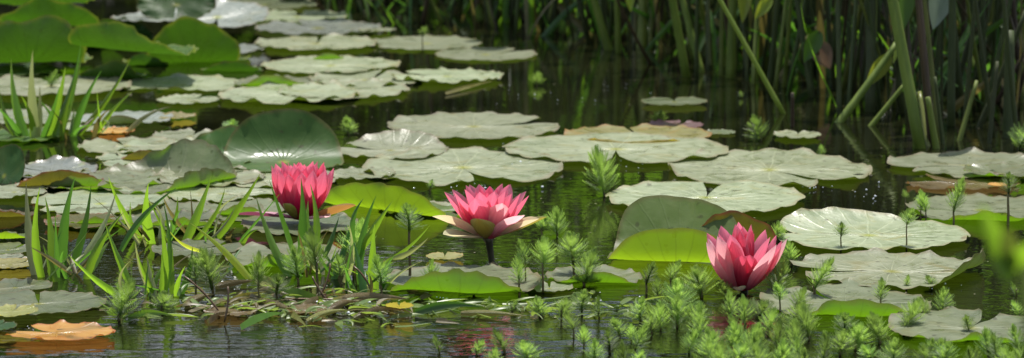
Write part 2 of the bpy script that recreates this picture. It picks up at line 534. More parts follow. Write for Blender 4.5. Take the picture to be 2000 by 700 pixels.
# leafy mass on the far bank that the water mirrors
random.seed(5)
mb = MB()
for k in range(84):
    if k < 34:                                   # low dark growth right behind the reeds
        cx, cy = -1.2 + k * .17 + random.uniform(-.1, .1), random.uniform(9.5, 10.2)
        hh = random.uniform(.8, 1.25)
    elif k < 62:
        cx, cy = random.uniform(-7, 7), random.uniform(10.4, 12.5)
        if -1.9 < cx < -.35 or .5 < cx < 1.0:
            cx += 2.6
        hh = random.uniform(1.0, 1.9)
    else:
        cx, cy = random.uniform(-6, 6), random.uniform(12.5, 16)
        if -2.6 < cx < -.3:
            cx += 4.5
        hh = random.choice((2.2, 3.4, 4.6)) * random.uniform(.85, 1.1)
    rr = hh * random.uniform(0.35, 0.6)
    g = -0.25 + min(1.0, (cy - 9.2) * 0.28)
    mb.tube([Vector((cx, cy, g - .1)), Vector((cx + .05, cy, g + hh * .4)), Vector((cx, cy + .05, g + hh * .8))], [hh * .03, hh * .022, hh * .01], 5)
    for q in range(int(430)):
        th, ph = random.uniform(0, 2 * PI), math.acos(random.uniform(-1, 1))
        rad = random.uniform(0.45, 1.0) ** 0.5
        c = Vector((cx + rr * rad * math.sin(ph) * math.cos(th), cy + rr * rad * math.sin(ph) * math.sin(th), g + hh * 0.55 + hh * .5 * rad * math.cos(ph)))
        s = random.uniform(.05, .11) * (1 + hh * .15)
        a = Vector((random.gauss(0, 1), random.gauss(0, 1), random.gauss(0, .6))).normalized()
        bb = a.cross(Vector((random.gauss(0, 1), random.gauss(0, 1), random.gauss(0, 1)))).normalized() * .45
        i0 = [mb.add(c + v * s, u) for v, u in ((-a, (0, 0)), (bb, (1, .5)), (a, (0, 1)), (-bb, (0, .5)))]
        mb.f.append(tuple(i0))
tag(mb.build('far_foliage', M['far'], smooth=False), 'mass of bushes on the far bank behind the reeds', 'bushes', kind='stuff')


# ------------------------------------------------------------------ lily pads
def pad_shape(rx, ry, notch=270, seed=0, amp=0.012, folds=(), gap=0.10, cren=0.018, nA=84, nR=13, bowl=0.0, ripple=1.0, sq=2.0, wob=0.0):
    """leaf blade in metres round its own centre; folds = (direction deg, start 0..1, angle deg, bend radius m)"""
    rnd = random.Random(seed)
    ph = [rnd.uniform(0, 2 * PI) for _ in range(6)]
    k1, k2, k3 = rnd.choice((5, 6, 7)), rnd.choice((9, 11, 12)), rnd.choice((17, 20, 23))
    sc_ = (rx + ry) / 2
    rows, uvs = [], []
    sd = Vector((seed * 1.37 % 50, seed * 2.11 % 50, 0))
    for j in range(nR + 1):
        r = (j / nR) ** 0.85
        row, ur = [], []
        for i in range(nA + 1):
            f = i / nA
            d = gap * (0.25 + 0.75 * r) + 0.05 * math.sin(3 * r + ph[5]) * r
            a = R(notch) + d + f * (2 * PI - 2 * d)
            o = 1 + 0.035 * math.sin(2 * a + ph[0]) + 0.03 * noise.noise(Vector((math.cos(a) * 1.6, math.sin(a) * 1.6, 0)) + sd)
            if wob:
                o += wob * (math.sin(3 * a + ph[1]) * .5 + math.sin(5 * a + ph[4]) * .35 + noise.noise(Vector((math.cos(a) * 2.4, math.sin(a) * 2.4, 7)) + sd) * .8)
            o += cren * (abs(math.sin(a * k3 / 2 + ph[1])) - 0.5) * r ** 6
            if sq != 2:
                o *= (abs(math.cos(a)) ** sq + abs(math.sin(a)) ** sq) ** (-1 / sq)
            # round the two lobes next to the notch
            e = min(f, 1 - f)
            o *= 1 - 0.22 * max(0, 1 - e / 0.045) ** 2
            x, y = math.cos(a) * r * o * rx, math.sin(a) * r * o * ry
            rip = (0.45 * math.sin(k1 * a + ph[2]) * noise.noise(Vector((math.cos(a), math.sin(a), 3)) * 1.2 + sd) * 2 + 0.3 * math.sin(k2 * a + ph[3]) + 0.32 * math.sin(k3 * a + ph[4]) * r ** 8)
            z = 0.8 * amp * ripple * (r ** 7) * (0.1 + max(-0.1, rip)) + amp * 0.3 * noise.noise(Vector((x, y, 0)) * (2.2 / sc_) + sd) * (0.3 + r)
            z += bowl * r * r
            row.append(Vector((x, y, z)))
            ur.append((f, r))
        rows.append(row)
        uvs.append(ur)
    for (phi, t, A, rho) in folds:
        dv = Vector((math.cos(R(phi)), math.sin(R(phi)), 0))
        er = math.hypot(rx * dv.x, ry * dv.y)
        t0, Aa = t * er, R(A)
        sg = 1 if A >= 0 else -1
        for row in rows:
            for q, p in enumerate(row):
                s = p.dot(dv)
                if s <= t0:
                    continue
                uu = s - t0
                th = min(uu / rho, abs(Aa))
                ns = t0 + rho * math.sin(th) + max(0, uu - rho * abs(Aa)) * math.cos(th)
                nz_ = rho * (1 - math.cos(th)) + max(0, uu - rho * abs(Aa)) * math.sin(th)
                zz = p.z
                base = p - dv * s - Vector((0, 0, zz))
                row[q] = base + dv * (ns - math.sin(th) * zz * sg) + Vector((0, 0, sg * nz_ + math.cos(th) * zz))
    b = MB()
    b.grid(rows, uvs)
    return b


PADI = [0]
GP = 'lily pads floating on the pond'


def pad(x0, x1, y0, y1, label, mat='pale', notch=270, amp=0.010, folds=(), near=None, far=None, z=None, tilt=0, yaw=0, roll=0, gap=0.10,
        cren=0.03, name='lily_pad', cat='lily pad', group=GP, bowl=0.002, ryk=1.15, **kw):
    """flat leaf filling the photo box; near / far = (start, angle, bend radius) of the edge bent up towards / away from the viewer"""
    PADI[0] += 1
    i = PADI[0]
    z0 = (0.0015 + 0.0009 * (i * 5 % 7)) if z is None else z
    cx = (x0 + x1) / 2
    pf, pn = P(cx, y0, z0), P(cx, y1, z0)
    D = pf.y - pn.y
    fl = list(folds)
    tn = tf = 1.0
    if near:
        tn = near[0]
        fl.append((270, *near))
    if far:
        tf = far[0]
        fl.append((90, *far))
    rx = (x1 - x0) / 2 * mpp(P(cx, (y0 + y1) / 2, z0))
    ry = min(D / max(.2, tn + tf), ryk * rx)
    cy_ = pn.y + tn * ry
    dep = (Vector((0, cy_, z0)) - CAMP).dot(FWD)
    c = Vector(((cx - 1000) / FPX * dep, cy_, z0))
    amp = min(amp, rx * .11)
    b = pad_shape(rx, ry, notch, seed=i * 17 + int(x0), amp=amp, folds=fl, gap=gap, cren=cren, bowl=bowl, **kw)
    o = b.build(name, M[mat])
    o.location = c
    o.rotation_euler = (R(tilt), R(roll), R(yaw))
    return tag(o, label, cat, group)


def leaf3(cx, cy, dep, wpx, label, mat, tilt, aspect=1.0, roll=0, yaw=0, folds=(), amp=0.01, notch=None, stalk=True, name='raised_lily_leaf', **kw):
    """leaf held clear of the water: centre seen at cx, cy at distance dep"""
    PADI[0] += 1
    c = PD(cx, cy, dep)
    notch = notch if notch is not None else (270 if tilt > 0 else 90)
    rx = wpx / 2 * mpp(c)
    root = empty(name, (c.x, c.y, 0), label, 'lily leaf', 'lily leaves standing clear of the water')
    b = pad_shape(rx, rx * aspect, notch, seed=PADI[0] * 31, amp=amp, folds=folds, bowl=kw.pop('bowl', 0.008), **kw)
    o = b.build('leaf_blade', M[mat], root)
    o.location = (0, 0, c.z)
    o.rotation_euler = (R(tilt), R(roll), R(yaw))
    if stalk:
        s = MB()
        s.tube(bez(Vector((0.01, 0.03, -0.06)), Vector((0.0, 0.04, c.z * .5)), Vector((0, 0, c.z - .004)), 7), 0.005)
        s.build('stalk', M['reed'], root)
    return root


# --- middle of the pond
pad(758, 1093, 219, 274, 'wide pale pad with scalloped rim on dark water, behind the long notched pad', notch=20, gap=.05)
pad(648, 876, 263, 313, 'pale pad with a yellow crease, beside the tall dark raised leaf', notch=160, folds=((70, .55, 25, .03),))
pad(700, 1107, 295, 363, 'broad pale pad with upturned wavy rim and open notch facing the middle flower', notch=285, gap=.06, amp=.016)
pad(990, 1416, 263, 322, 'very wide pale pad split by a dark notch, in front of the yellowed pad', notch=268, gap=.09)
pad(1108, 1385, 247, 282, 'yellowed pad with orange rim behind the wide split pad', mat='yellow', notch=100)
pad(1256, 1374, 238, 255, 'small purple pad lying behind the yellowed pad', mat='purple', notch=60, amp=.006)
pad(1375, 1436, 248, 265, 'small plain green pad at the end of the yellowed pad', mat='dull', amp=.004)
pad(1253, 1382, 191, 208, 'small flat olive pad alone on dark water before the reeds', mat='dull', notch=90, amp=.003, cren=.004)
pad(1510, 1605, 254, 272, 'small pale pad alone near the slanting reed stem', notch=80, amp=.004, cren=.004)
pad(1297, 1708, 296, 368, 'largest pale pad with raised lobes at its far rim, below the reeds', notch=300, amp=.018, gap=.05)
pad(1188, 1569, 354, 421, 'pale pad lying directly behind the upturned lime folded leaf', notch=80, amp=.010)
pad(1741, 2040, 293, 350, 'pale round pad at the foot of the thick reed stems, cut by the frame', notch=200, mat='grey', amp=.014)
pad(1885, 2030, 308, 352, 'smaller yellow-green pad with a hollow, lying on the pad below the thick reeds', notch=120, mat='rim', z=.010, amp=.012, bowl=.006)
pad(1770, 2060, 366, 432, 'pale pad with curled crease under three sprigs, before the dark brown dead leaf', mat='rim', notch=190, near=(.75, 30, .03), amp=.012)
pad(1502, 1892, 430, 491, 'long pale pad with a narrow green crease, beside the half-closed flower', notch=170, gap=.05, folds=((120, .5, 18, .05),))
pad(1545, 1938, 496, 566, 'long pale pad with a yellow rib and one green upturned end', notch=185, gap=.05, amp=.013, folds=((-28, .62, 50, .03),))
pad(1490, 1815, 556, 618, 'pale pad with bright green rolled front rim among feathery sprigs', mat='rim', notch=120, near=(.66, 70, .03), amp=.016)
pad(1742, 2050, 606, 670, 'pale pad with wavy far rim at the corner, orange blotch on it', mat='rim', notch=60, near=(.78, 60, .025), amp=.018)
leaf3(1836, 476, 4.26, 46, 'small round dark green leaf tipped up behind the long ribbed pad', 'deep', -38, .8, stalk=False, bowl=.0, amp=.004)
pad(1068, 1252, 507, 553, 'small pale pad with bright green rolled front rim beside two sprigs', mat='rim', near=(.55, 62, .03), notch=100)
pad(1028, 1118, 518, 574, 'small flat grey pad between the flower stem and the sprigs', mat='grey', notch=90, amp=.005)
pad(744, 1052, 470, 572, 'grey-green pad in front of the middle flower, front rim rolled up bright green', mat='rim', notch=200, near=(.55, 68, .03), amp=.014,
    folds=((0, .8, 10, .04),))
pad(832, 905, 484, 510, 'small yellow-edged pad just behind the dark flower stem', mat='yellow', notch=90, amp=.006)

# --- the big folded leaf beside the half-closed flower
pad(1198, 1446, 380, 511, 'upturned folded leaf showing its lime veined underside and glossy grey inside', mat='lime', notch=2, near=(.45, 82, .02), far=(.05, 53, .05), sq=3.0,
    amp=.004, gap=.12, cren=.004, wob=.04, z=.006, yaw=-9, bowl=0, ryk=1.18, name='folded_lily_leaf', cat='lily leaf')
pad(1340, 1506, 340, 478, 'olive leaf turned underside out behind the lime folded leaf', mat='brownred', notch=60, near=(.1, 72, .02), amp=.008, yaw=12, ryk=1.12, name='raised_lily_leaf', cat='lily leaf', group='lily leaves standing clear of the water', gap=.05, cren=.008, wob=.06)

# --- left half
pad(446, 662, 190, 338, 'tall dark green leaf raised behind the blade-screened flower', mat='dome', notch=275, far=(-.12, 68, .075), amp=.007, ryk=1.12, yaw=10, sq=2.3, name='raised_lily_leaf', cat='lily leaf', group='lily leaves standing clear of the water', gap=.05, cren=.006)
pad(340, 520, 220, 326, 'lower dark green leaf raised beside the tall dark leaf', mat='dome', notch=290, far=(.0, 52, .05), amp=.007, ryk=.95, yaw=-14, name='raised_lily_leaf', cat='lily leaf', group='lily leaves standing clear of the water', gap=.05, cren=.006)
pad(300, 442, 239, 278, 'pale pad on dark water behind the two raised dark leaves', notch=80, amp=.016)
pad(168, 462, 300, 380, 'large pale pad with raised bumps, beside the lower raised leaf', mat='rim', notch=210, amp=.022, folds=((-35, .66, 85, .02), (62, .5, 55, .03), (120, .75, 30, .03)))
pad(440, 655, 292, 372, 'pale pad lying under the tall dark raised leaf', notch=90, amp=.012)
pad(238, 326, 262, 312, 'small olive leaf folded upright behind the large bumpy pad', mat='brownred', notch=60, near=(.1, 70, .02), amp=.006, yaw=14, ryk=.8, name='raised_lily_leaf', cat='lily leaf', group='lily leaves standing clear of the water', gap=.05, cren=.008)
pad(6, 190, 270, 352, 'glossy silver-grey leaf below the tallest sword-leaved plant', mat='silver', notch=150, amp=.012, far=(.7, 20, .04))
pad(36, 200, 285, 362, 'olive-brown leaf underside curled up before the silver-grey leaf', mat='brownred', notch=60, near=(.15, 66, .035), amp=.012, yaw=14, ryk=.8, name='raised_lily_leaf', cat='lily leaf', group='lily leaves standing clear of the water', gap=.05, cren=.008)
leaf3(8, 344, 4.86, 92, 'dark green leaf standing at the frame edge beside the silver leaf', 'deep', 55, 1.45, stalk=False, yaw=-20, amp=.006)
pad(-60, 66, 360, 424, 'brownish leaf sagging under the dark standing leaf at the edge', mat='brownred', notch=60, near=(.3, 60, .03), amp=.012, ryk=.8, name='raised_lily_leaf', cat='lily leaf', group='lily leaves standing clear of the water', gap=.05, cren=.008)
pad(-50, 62, 405, 466, 'lime green leaf tilted up at the edge beside pale-tipped blades', mat='lime', notch=60, near=(.2, 66, .03), amp=.006, ryk=.7, name='raised_lily_leaf', cat='lily leaf', group='lily leaves standing clear of the water', gap=.05, cren=.008)
pad(60, 330, 352, 424, 'pale glossy pad behind the pale-tipped sword blades', mat='grey', notch=200, amp=.012, folds=((-30, .8, 25, .03),))
pad(236, 512, 382, 446, 'pale pad with small green rolls behind the leaning blades', mat='rim', notch=320, amp=.016, near=(.8, 45, .02))
pad(86, 235, 420, 448, 'thin olive pad edged in red behind the pale-tipped blades', mat='brownred', notch=20, amp=.006)
pad(640, 770, 318, 352, 'small pale pad between the blade-screened flower and the dark notch', notch=60)
pad(618, 925, 330, 412, 'lime leaf rolled lengthwise with its pale face turned away', mat='lime', notch=20, near=(.25, 78, .02), amp=.010, yaw=-38, gap=.05, bowl=0, sq=2.6, ryk=.6, name='rolled_lily_leaf',
    cat='lily leaf')
pad(742, 900, 362, 424, 'pale pad tip showing beyond the lime rolled leaf', notch=120, amp=.008)
pad(440, 690, 440, 522, 'grey-green pad under the flower screened by blades', mat='rim', notch=120, near=(.7, 55, .03), amp=.014)
pad(470, 700, 418, 462, 'olive pad supporting the blade-screened flower', mat='dull', notch=60, amp=.008)
pad(-40, 98, 538, 578, 'small grey pad by the edge in front of pale-tipped blades', mat='dull', notch=330, amp=.006)
pad(-60, 212, 571, 617, 'large flat grey-green pad lying behind the orange dead leaf', mat='dull', notch=100, amp=.006)
pad(-30, 73, 588, 622, 'tan faded pad overlapping the flat grey-green pad', mat='straw', notch=80, amp=.005, z=.016)
pad(-60, 32, 618, 650, 'dark green pad cut by the frame beside the orange leaf', mat='deep', notch=60, amp=.005, z=.014)
pad(-40, 72, 466, 500, 'dull olive pad at the edge below the lime tilted leaf', mat='dull', notch=60, amp=.006)
pad(-30, 70, 490, 528, 'pale yellowish pad at the edge with brown rim', mat='yellow', notch=40, amp=.006)
pad(-2, 222, 634, 668, 'orange dead lily leaf floating with a water bead on it', mat='orange', notch=150, gap=.3, amp=.010, name='dead_lily_leaf', cat='dead leaf', group='dead leaves afloat',
    z=.006, cren=.03)
pad(1772, 1990, 344, 374, 'dark brown dead leaf wedged between two pads below the reeds', mat='brown', notch=150, gap=.2, amp=.016, name='dead_lily_leaf', cat='dead leaf',
    group='dead leaves afloat', cren=.03)
pad(1930, 1968, 350, 366, 'bright orange scrap of dead leaf by the dark brown dead leaf', mat='orange', amp=.012, name='dead_lily_leaf', cat='dead leaf', group='dead leaves afloat', z=.01)
pad(180, 262, 247, 264, 'small orange dead leaf behind the tallest sword-leaved plant', mat='orange', amp=.012, name='dead_lily_leaf', cat='dead leaf', group='dead leaves afloat')

pad(150, 345, 252, 302, 'pale pad between the silver-grey leaf and the small upright olive leaf', notch=120, amp=.012)
pad(215, 430, 262, 312, 'pale pad under the lower raised dark leaf', notch=200, amp=.012)
pad(70, 330, 336, 372, 'pale pad with a thin green crease in front of the olive-brown curled leaf', notch=20, amp=.012, near=(.85, 30, .02), mat='rim')
pad(330, 540, 346, 398, 'pale pad stretching left of the blade-screened flower'.replace('left of', 'towards'), notch=330, amp=.012)
pad(-40, 60, 500, 520, 'narrow grey pad sliver at the edge above the small grey pad', mat='grey', notch=40, amp=.004)
pad(300, 470, 470, 505, 'olive pad lying flat behind the yellowing fallen strap', mat='dull', notch=40, amp=.006)
pad(-20, 172, 296, 350, 'pale pad half hidden under the olive-brown curled leaf', notch=120, amp=.01)
pad(60, 262, 318, 366, 'pale pad with rolled green rim beside the olive-brown curled leaf', mat='rim', notch=30, near=(.7, 55, .02), amp=.012)
pad(190, 410, 284, 330, 'grey pad between the two creased pads and the raised dark leaves', mat='grey', notch=200, amp=.012)
pad(300, 520, 322, 366, 'pale pad in the crowd below the lower raised leaf', notch=40, amp=.014)
pad(385, 560, 366, 420, 'pale pad with rolled green rim beside the purple sepal', mat='rim', notch=140, near=(.7, 60, .02), amp=.014)
pad(110, 300, 396, 440, 'grey pad behind the lowest sword blades with a rolled rim', mat='rim', notch=80, near=(.75, 60, .02), amp=.012)
pad(250, 440, 414, 452, 'olive pad in the shade of the leaning sword blades', mat='dull', notch=10, amp=.01)
pad(-40, 96, 348, 388, 'grey pad under the brownish sagging leaf', mat='grey', notch=10, amp=.01)
pad(110, 250, 222, 258, 'pale pad behind the orange scrap near the tallest sword-leaved plant', notch=30, amp=.01)
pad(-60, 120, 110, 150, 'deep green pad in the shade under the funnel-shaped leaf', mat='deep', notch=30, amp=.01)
# --- far left
pad(432, 700, 158, 205, 'pale pad with curled far lobe on the near rim of the far raft', notch=95, amp=.016)
pad(545, 798, 152, 196, 'pale scalloped pad overlapping the near rim of the far raft', notch=120, amp=.014)
pad(600, 830, 128, 172, 'pale pad in the middle of the far raft', notch=70, amp=.014)
pad(770, 978, 120, 164, 'pale crinkled pad at the open-water tip of the far raft', notch=160, amp=.02)
pad(515, 776, 104, 146, 'yellowish pale pad behind the crinkled pad in the far raft', notch=330, mat='pale')
pad(305, 432, 172, 205, 'small yellowish pad on the dark channel beside the far raft', mat='pale', notch=60, amp=.006)
pad(236, 472, 130, 180, 'pale pad below the big curled green leaf', notch=240, amp=.012, near=(.85, 40, .02))
pad(305, 382, 204, 234, 'small torn yellowish pad beside the tallest sword-leaved plant', mat='yellow', notch=180, gap=.5)
pad(150, 338, 184, 244, 'grey pad with rolled green rim behind the tallest sword-leaved plant', mat='silver', notch=240, near=(.72, 55, .03), amp=.01)
pad(-60, 150, 186, 246, 'grey pad behind the base of the tallest sword-leaved plant', mat='grey', notch=240, amp=.014)
pad(-60, 260, 150, 188, 'yellowish pad in the shade of the big dark leaf', mat='pale', notch=100, amp=.01)
pad(-40, 120, 244, 280, 'green pad under the tallest sword-leaved plant', mat='green', notch=100, amp=.012)
pad(720, 944, 62, 99, 'grey pad farthest out beside the dark reed bed', mat='grey', notch=200, amp=.008)
pad(846, 1052, 89, 120, 'grey flat pad nearest the reeds, overlapping the farthest grey pad', mat='grey', notch=40, amp=.006)
pad(500, 735, 62, 100, 'pale pad in the second row of the far raft', notch=90, amp=.012)
pad(496, 745, 34, 70, 'pale shiny pad in the third row of the far raft', mat='silver', notch=120, amp=.014)
pad(480, 680, 10, 44, 'dull pad in the last row of the far raft', mat='grey', notch=90, amp=.012)
pad(700, 772, 42, 64, 'tiny grey pad at the back of the far raft beside the reeds', mat='grey', notch=90, amp=.006)
pad(420, 620, -14, 20, 'dull brown-green pad at the very back of the far raft', mat='dull', notch=60, amp=.01)
pad(330, 520, 56, 108, 'silvery pad under the big grey leaf at the back', mat='silver', notch=60, amp=.012)
pad(392, 516, 100, 140, 'dark green leaf edge curled up on the far raft', mat='dome', notch=60, near=(.3, 66, .03), amp=.010, ryk=.8, name='raised_lily_leaf', cat='lily leaf', group='lily leaves standing clear of the water', gap=.05, cren=.008)
pad(462, 620, 140, 168, 'long low green leaf edge curled up on the near rim of the far raft', mat='rim', notch=60, near=(.62, 70, .02), amp=.008, name='raised_lily_leaf', cat='lily leaf', group='lily leaves standing clear of the water', gap=.05, cren=.008)
pad(604, 680, 92, 117, 'small bright green leaf edge curled up in the far raft', mat='rim', notch=60, near=(.5, 70, .02), amp=.006, yaw=8, name='raised_lily_leaf', cat='lily leaf', group='lily leaves standing clear of the water', gap=.05, cren=.008)
leaf3(425, 34, 7.45, 210, 'big silvery grey leaf lying open at the back', 'silver', 14, .8, amp=.010)
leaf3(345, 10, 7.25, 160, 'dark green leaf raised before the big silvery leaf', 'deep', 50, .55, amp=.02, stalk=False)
pad(-60, 176, 20, 122, 'biggest dark leaf hanging like a funnel over black shade', mat='green', notch=100, near=(-.05, 78, .07), amp=.03, ryk=.95, z=.02, name='raised_lily_leaf', cat='lily leaf', group='lily leaves standing clear of the water', gap=.05, cren=.008, wob=.15)
leaf3(60, 6, 7.3, 260, 'green leaf top above the funnel-shaped leaf', 'green', -14, .5, amp=.02)
pad(262, 476, 10, 122, 'bright green leaf curled into a trough before the silvery leaf', mat='green', notch=100, near=(.05, 72, .06), amp=.024, ryk=1.0, yaw=16, name='raised_lily_leaf', cat='lily leaf', group='lily leaves standing clear of the water', gap=.05, cren=.008, wob=.15)
pad(130, 400, -30, 100, 'bright green strip-like leaf rising beside the funnel-shaped leaf', mat='green', notch=100, near=(.15, 72, .06), amp=.024, yaw=-38, ryk=.72, z=.07, name='raised_lily_leaf', cat='lily leaf', group='lily leaves standing clear of the water', gap=.05, cren=.008, wob=.15)
pad(225, 370, -40, 44, 'bluish grey leaf lying open behind the strip-like leaf', mat='silver', notch=100, amp=.008, z=.07, name='raised_lily_leaf', cat='lily leaf', group='lily leaves standing clear of the water', gap=.05, cren=.008)
pad(20, 200, -60, 50, 'dark green leaf arching behind the funnel-shaped leaf', mat='green', notch=100, near=(.05, 72, .06), amp=.02, ryk=.9, z=.06, yaw=-10, name='raised_lily_leaf', cat='lily leaf', group='lily leaves standing clear of the water', gap=.05, cren=.008, wob=.15)
pad(156, 290, 96, 152, 'curled green leaf low over the water beside sword blades', mat='green', notch=100, near=(.15, 74, .035), amp=.016, ryk=.85, yaw=-6, name='raised_lily_leaf', cat='lily leaf', group='lily leaves standing clear of the water', gap=.05, cren=.008, wob=.15)
pad(150, 270, 30, 90, 'yellowish green leaf behind the strip-like leaf', mat='green', notch=100, near=(.1, 70, .04), amp=.016, ryk=.8, name='raised_lily_leaf', cat='lily leaf', group='lily leaves standing clear of the water', gap=.05, cren=.008, wob=.15)
pad(60, 168, 60, 108, 'small green leaf curled before the funnel-shaped leaf', mat='rim', notch=100, near=(.0, 74, .03), amp=.014, ryk=.8, yaw=-18, z=.02, name='raised_lily_leaf', cat='lily leaf', group='lily leaves standing clear of the water', gap=.05, cren=.008, wob=.15)
pad(236, 330, 86, 128, 'dark green leaf curled low between the strip-like leaf and sword blades', mat='dome', notch=100, near=(.1, 74, .03), amp=.014, ryk=.8, name='raised_lily_leaf', cat='lily leaf', group='lily leaves standing clear of the water', gap=.05, cren=.008, wob=.15)
leaf3(10, 100, 7.1, 150, 'dark leaf added to deepen the shade behind the funnel-shaped leaf', 'deep', -60, .8, amp=.02, stalk=False)  # added leaf, keeps the gap behind the funnel black
leaf3(230, 85, 7.2, 150, 'dark leaf added to deepen the shade behind the strip-like leaf', 'deep', -60, .7, amp=.02, stalk=False)  # added leaf, darkens the gap behind the strip-like leaf


# ------------------------------------------------------------------ flowers
def petal_pts(L, W, a0, a1, base_r, az, cup, twist=0, nl=13, nw=7, tipw=0.0, prof=0.62):
    rows, uvs = [], []
    rad, z = base_r, 0.0
    ca, sa = math.cos(az), math.sin(az)
    for i in range(nl):
        t = i / (nl - 1)
        a = a0 + (a1 - a0) * t
        if i:
            rad += math.sin(a) * L / (nl - 1)
            z += math.cos(a) * L / (nl - 1)
        wd = W * (max(0.0, math.sin(PI * min(1, (0.14 + 0.86 * t)) ** prof * 1.0)) ** 0.85) if t < 1 else 0.0
        wd = W * (0.32 + 0.68 * math.sin(PI * 0.5 * min(1, t / 0.5))) if t < 0.5 else W * max(0.0, math.cos(PI * 0.5 * ((t - 0.5) / 0.5) ** 1.25)) ** 0.8
        row, ur = [], []
        # local frame: tangent (rad,z), side = azimuth direction, inward normal
        nr, nz_ = -math.cos(a), math.sin(a)
        for k in range(nw):
            s = (k / (nw - 1)) * 2 - 1
            side = s * wd / 2
            inn = cup * wd * (s * s) * 0.55
            tw = twist * t * side
            rr = rad + nr * (inn + tw)
            zz = z + nz_ * (inn + tw)
            row.append(Vector((rr * ca - side * sa, rr * sa + side * ca, zz)))
            ur.append((k / (nw - 1), t))
        rows.append(row)
        uvs.append(ur)
    return rows, uvs


def flower(x, ybase, zbase, whorls, label, stem_to=None, yawseed=1):
    rnd = random.Random(yawseed)
    c = P(x, ybase, zbase)
    root = empty('water_lily', (c.x, c.y, 0), label, 'water lily', 'pink water lilies in bloom')
    for (nm, mat, azs, L, W, a0, a1, br, cup) in whorls:
        for az in azs:
            j = rnd.uniform
            rows, uvs = petal_pts(L * j(.94, 1.05), W * j(.9, 1.08), R(a0 + j(-4, 4)), R(a1 + j(-5, 5)), br, R(az + j(-5, 5)), cup * j(.8, 1.2), j(-.3, .3))
            b = MB()
            b.grid(rows, uvs)
            o = b.build(nm, M[mat], root)
            o.location = (0, 0, zbase)
    b = MB()
    b.tube(bez(Vector((0.012, 0.0, -0.05)), Vector((0.006, 0, zbase * .4)), Vector((0, 0, zbase + .006)), 6), [.0055, .0055, .005, .005, .006, .012], 8)
    b.build('stem', M['stem_dark'], root)
    b = MB()
    for k in range(26):
        a, tl = k * 2.4, rnd.uniform(.1, .45)
        d = Vector((math.cos(a) * tl, math.sin(a) * tl, 1)).normalized()
        p0 = Vector((math.cos(a), math.sin(a), 0)) * .006
        b.tube([p0, p0 + d * .018, p0 + d * .026 - Vector((math.cos(a), math.sin(a), 0)) * .002], [.0013, .0012, .0006], 4)
    o = b.build('stamens', M['leaf_yellow'], root)
    o.location = (0, 0, zbase + .004)
    return root


# middle flower, on a bare stem
flower(952, 465, 0.040, [
    ('sepal', 'sepal', (200,), .086, .044, 62, 70, .010, .5),
    ('sepal', 'sepal', (222,), .074, .034, 84, 76, .010, .4),
    ('sepal', 'sepal_olive', (252,), .058, .036, 70, 22, .010, .7),
    ('sepal', 'sepal', (345,), .078, .036, 66, 58, .010, .5),
    ('sepal', 'sepal_olive', (358,), .086, .026, 76, 66, .010, .6),
    ('petal', 'petal_pale', (318,), .074, .034, 56, 50, .012, .5),
    ('petal', 'petal_pale', (296,), .068, .042, 42, 24, .012, .45),
    ('petal', 'petal', (180, 150, 120, 90, 60, 30, 2), .088, .032, 50, 28, .010, .5),
    ('petal', 'petal', (200, 222, 248, 340), .084, .033, 46, 24, .010, .5),
    ('petal', 'petal', (165, 210, 255, 285, 315, 345, 15, 60, 105), .080, .031, 30, 14, .008, .5),
    ('petal', 'petal_deep', (190, 235, 275, 330, 20, 80, 140), .074, .028, 16, 4, .005, .5),
], 'open pink water lily held above the water on a bare dark stem', yawseed=4)

# flower screened by blades
flower(588, 428, 0.012, [
    ('sepal', 'sepal_purple', (186,), .098, .042, 86, 84, .010, .3),
    ('sepal', 'sepal_rust', (345,), .094, .034, 82, 68, .010, .6),
    ('sepal', 'petal_pale', (318,), .058, .034, 84, 80, .010, .3),
    ('sepal', 'sepal_olive', (240,), .046, .036, 70, 30, .010, .7),
    ('petal', 'petal', (180, 205, 228, 252, 276, 300, 322, 345, 5, 40, 75, 110, 145), .096, .036, 56, -2, .012, .6),
    ('petal', 'petal_deep', (192, 217, 240, 266, 290, 312, 335, 20, 60, 100, 140), .094, .034, 40, 0, .010, .55),
    ('petal', 'petal', (200, 240, 280, 320, 0, 40, 80, 120, 160), .094, .030, 24, 2, .006, .5),
    ('petal', 'petal', (220, 290, 10, 90, 150), .090, .026, 10, 2, .004, .5),
], 'upright pink water lily screened by sword blades, beside the lime rolled leaf', yawseed=9)

# half closed flower
flower(1449, 566, 0.004, [
    ('petal', 'petal_pale', (196, 178), .088, .036, 58, 2, .012, .6),
    ('petal', 'petal_pale', (214,), .086, .040, 50, 2, .012, .55),
    ('petal', 'petal_pale', (322,), .082, .040, 52, 8, .012, .6),
    ('petal', 'petal_pale', (352,), .094, .034, 58, 14, .012, .6),
    ('petal', 'petal', (340, 12, 45, 80, 115, 150), .094, .034, 56, 6, .010, .55),
    ('petal', 'petal_deep', (262, 284), .062, .036, 40, 10, .010, .6),
    ('petal', 'petal', (240,), .082, .032, 40, 8, .010, .6),
    ('petal', 'petal', (205, 240, 325), .094, .030, 34, 12, .008, .6),
    ('petal', 'petal_deep', (215, 255, 290, 325, 0, 50, 100, 150), .086, .028, 22, -6, .006, .6),
    ('petal', 'petal', (200, 235, 265, 295, 330, 15, 60, 110, 160), .094, .030, 22, -14, .005, .7),
    ('sepal', 'sepal', (255,), .030, .018, 84, 60, .012, .5),
], 'half-closed pink water lily with pale outer petals beside the upturned folded leaf', yawseed=13)


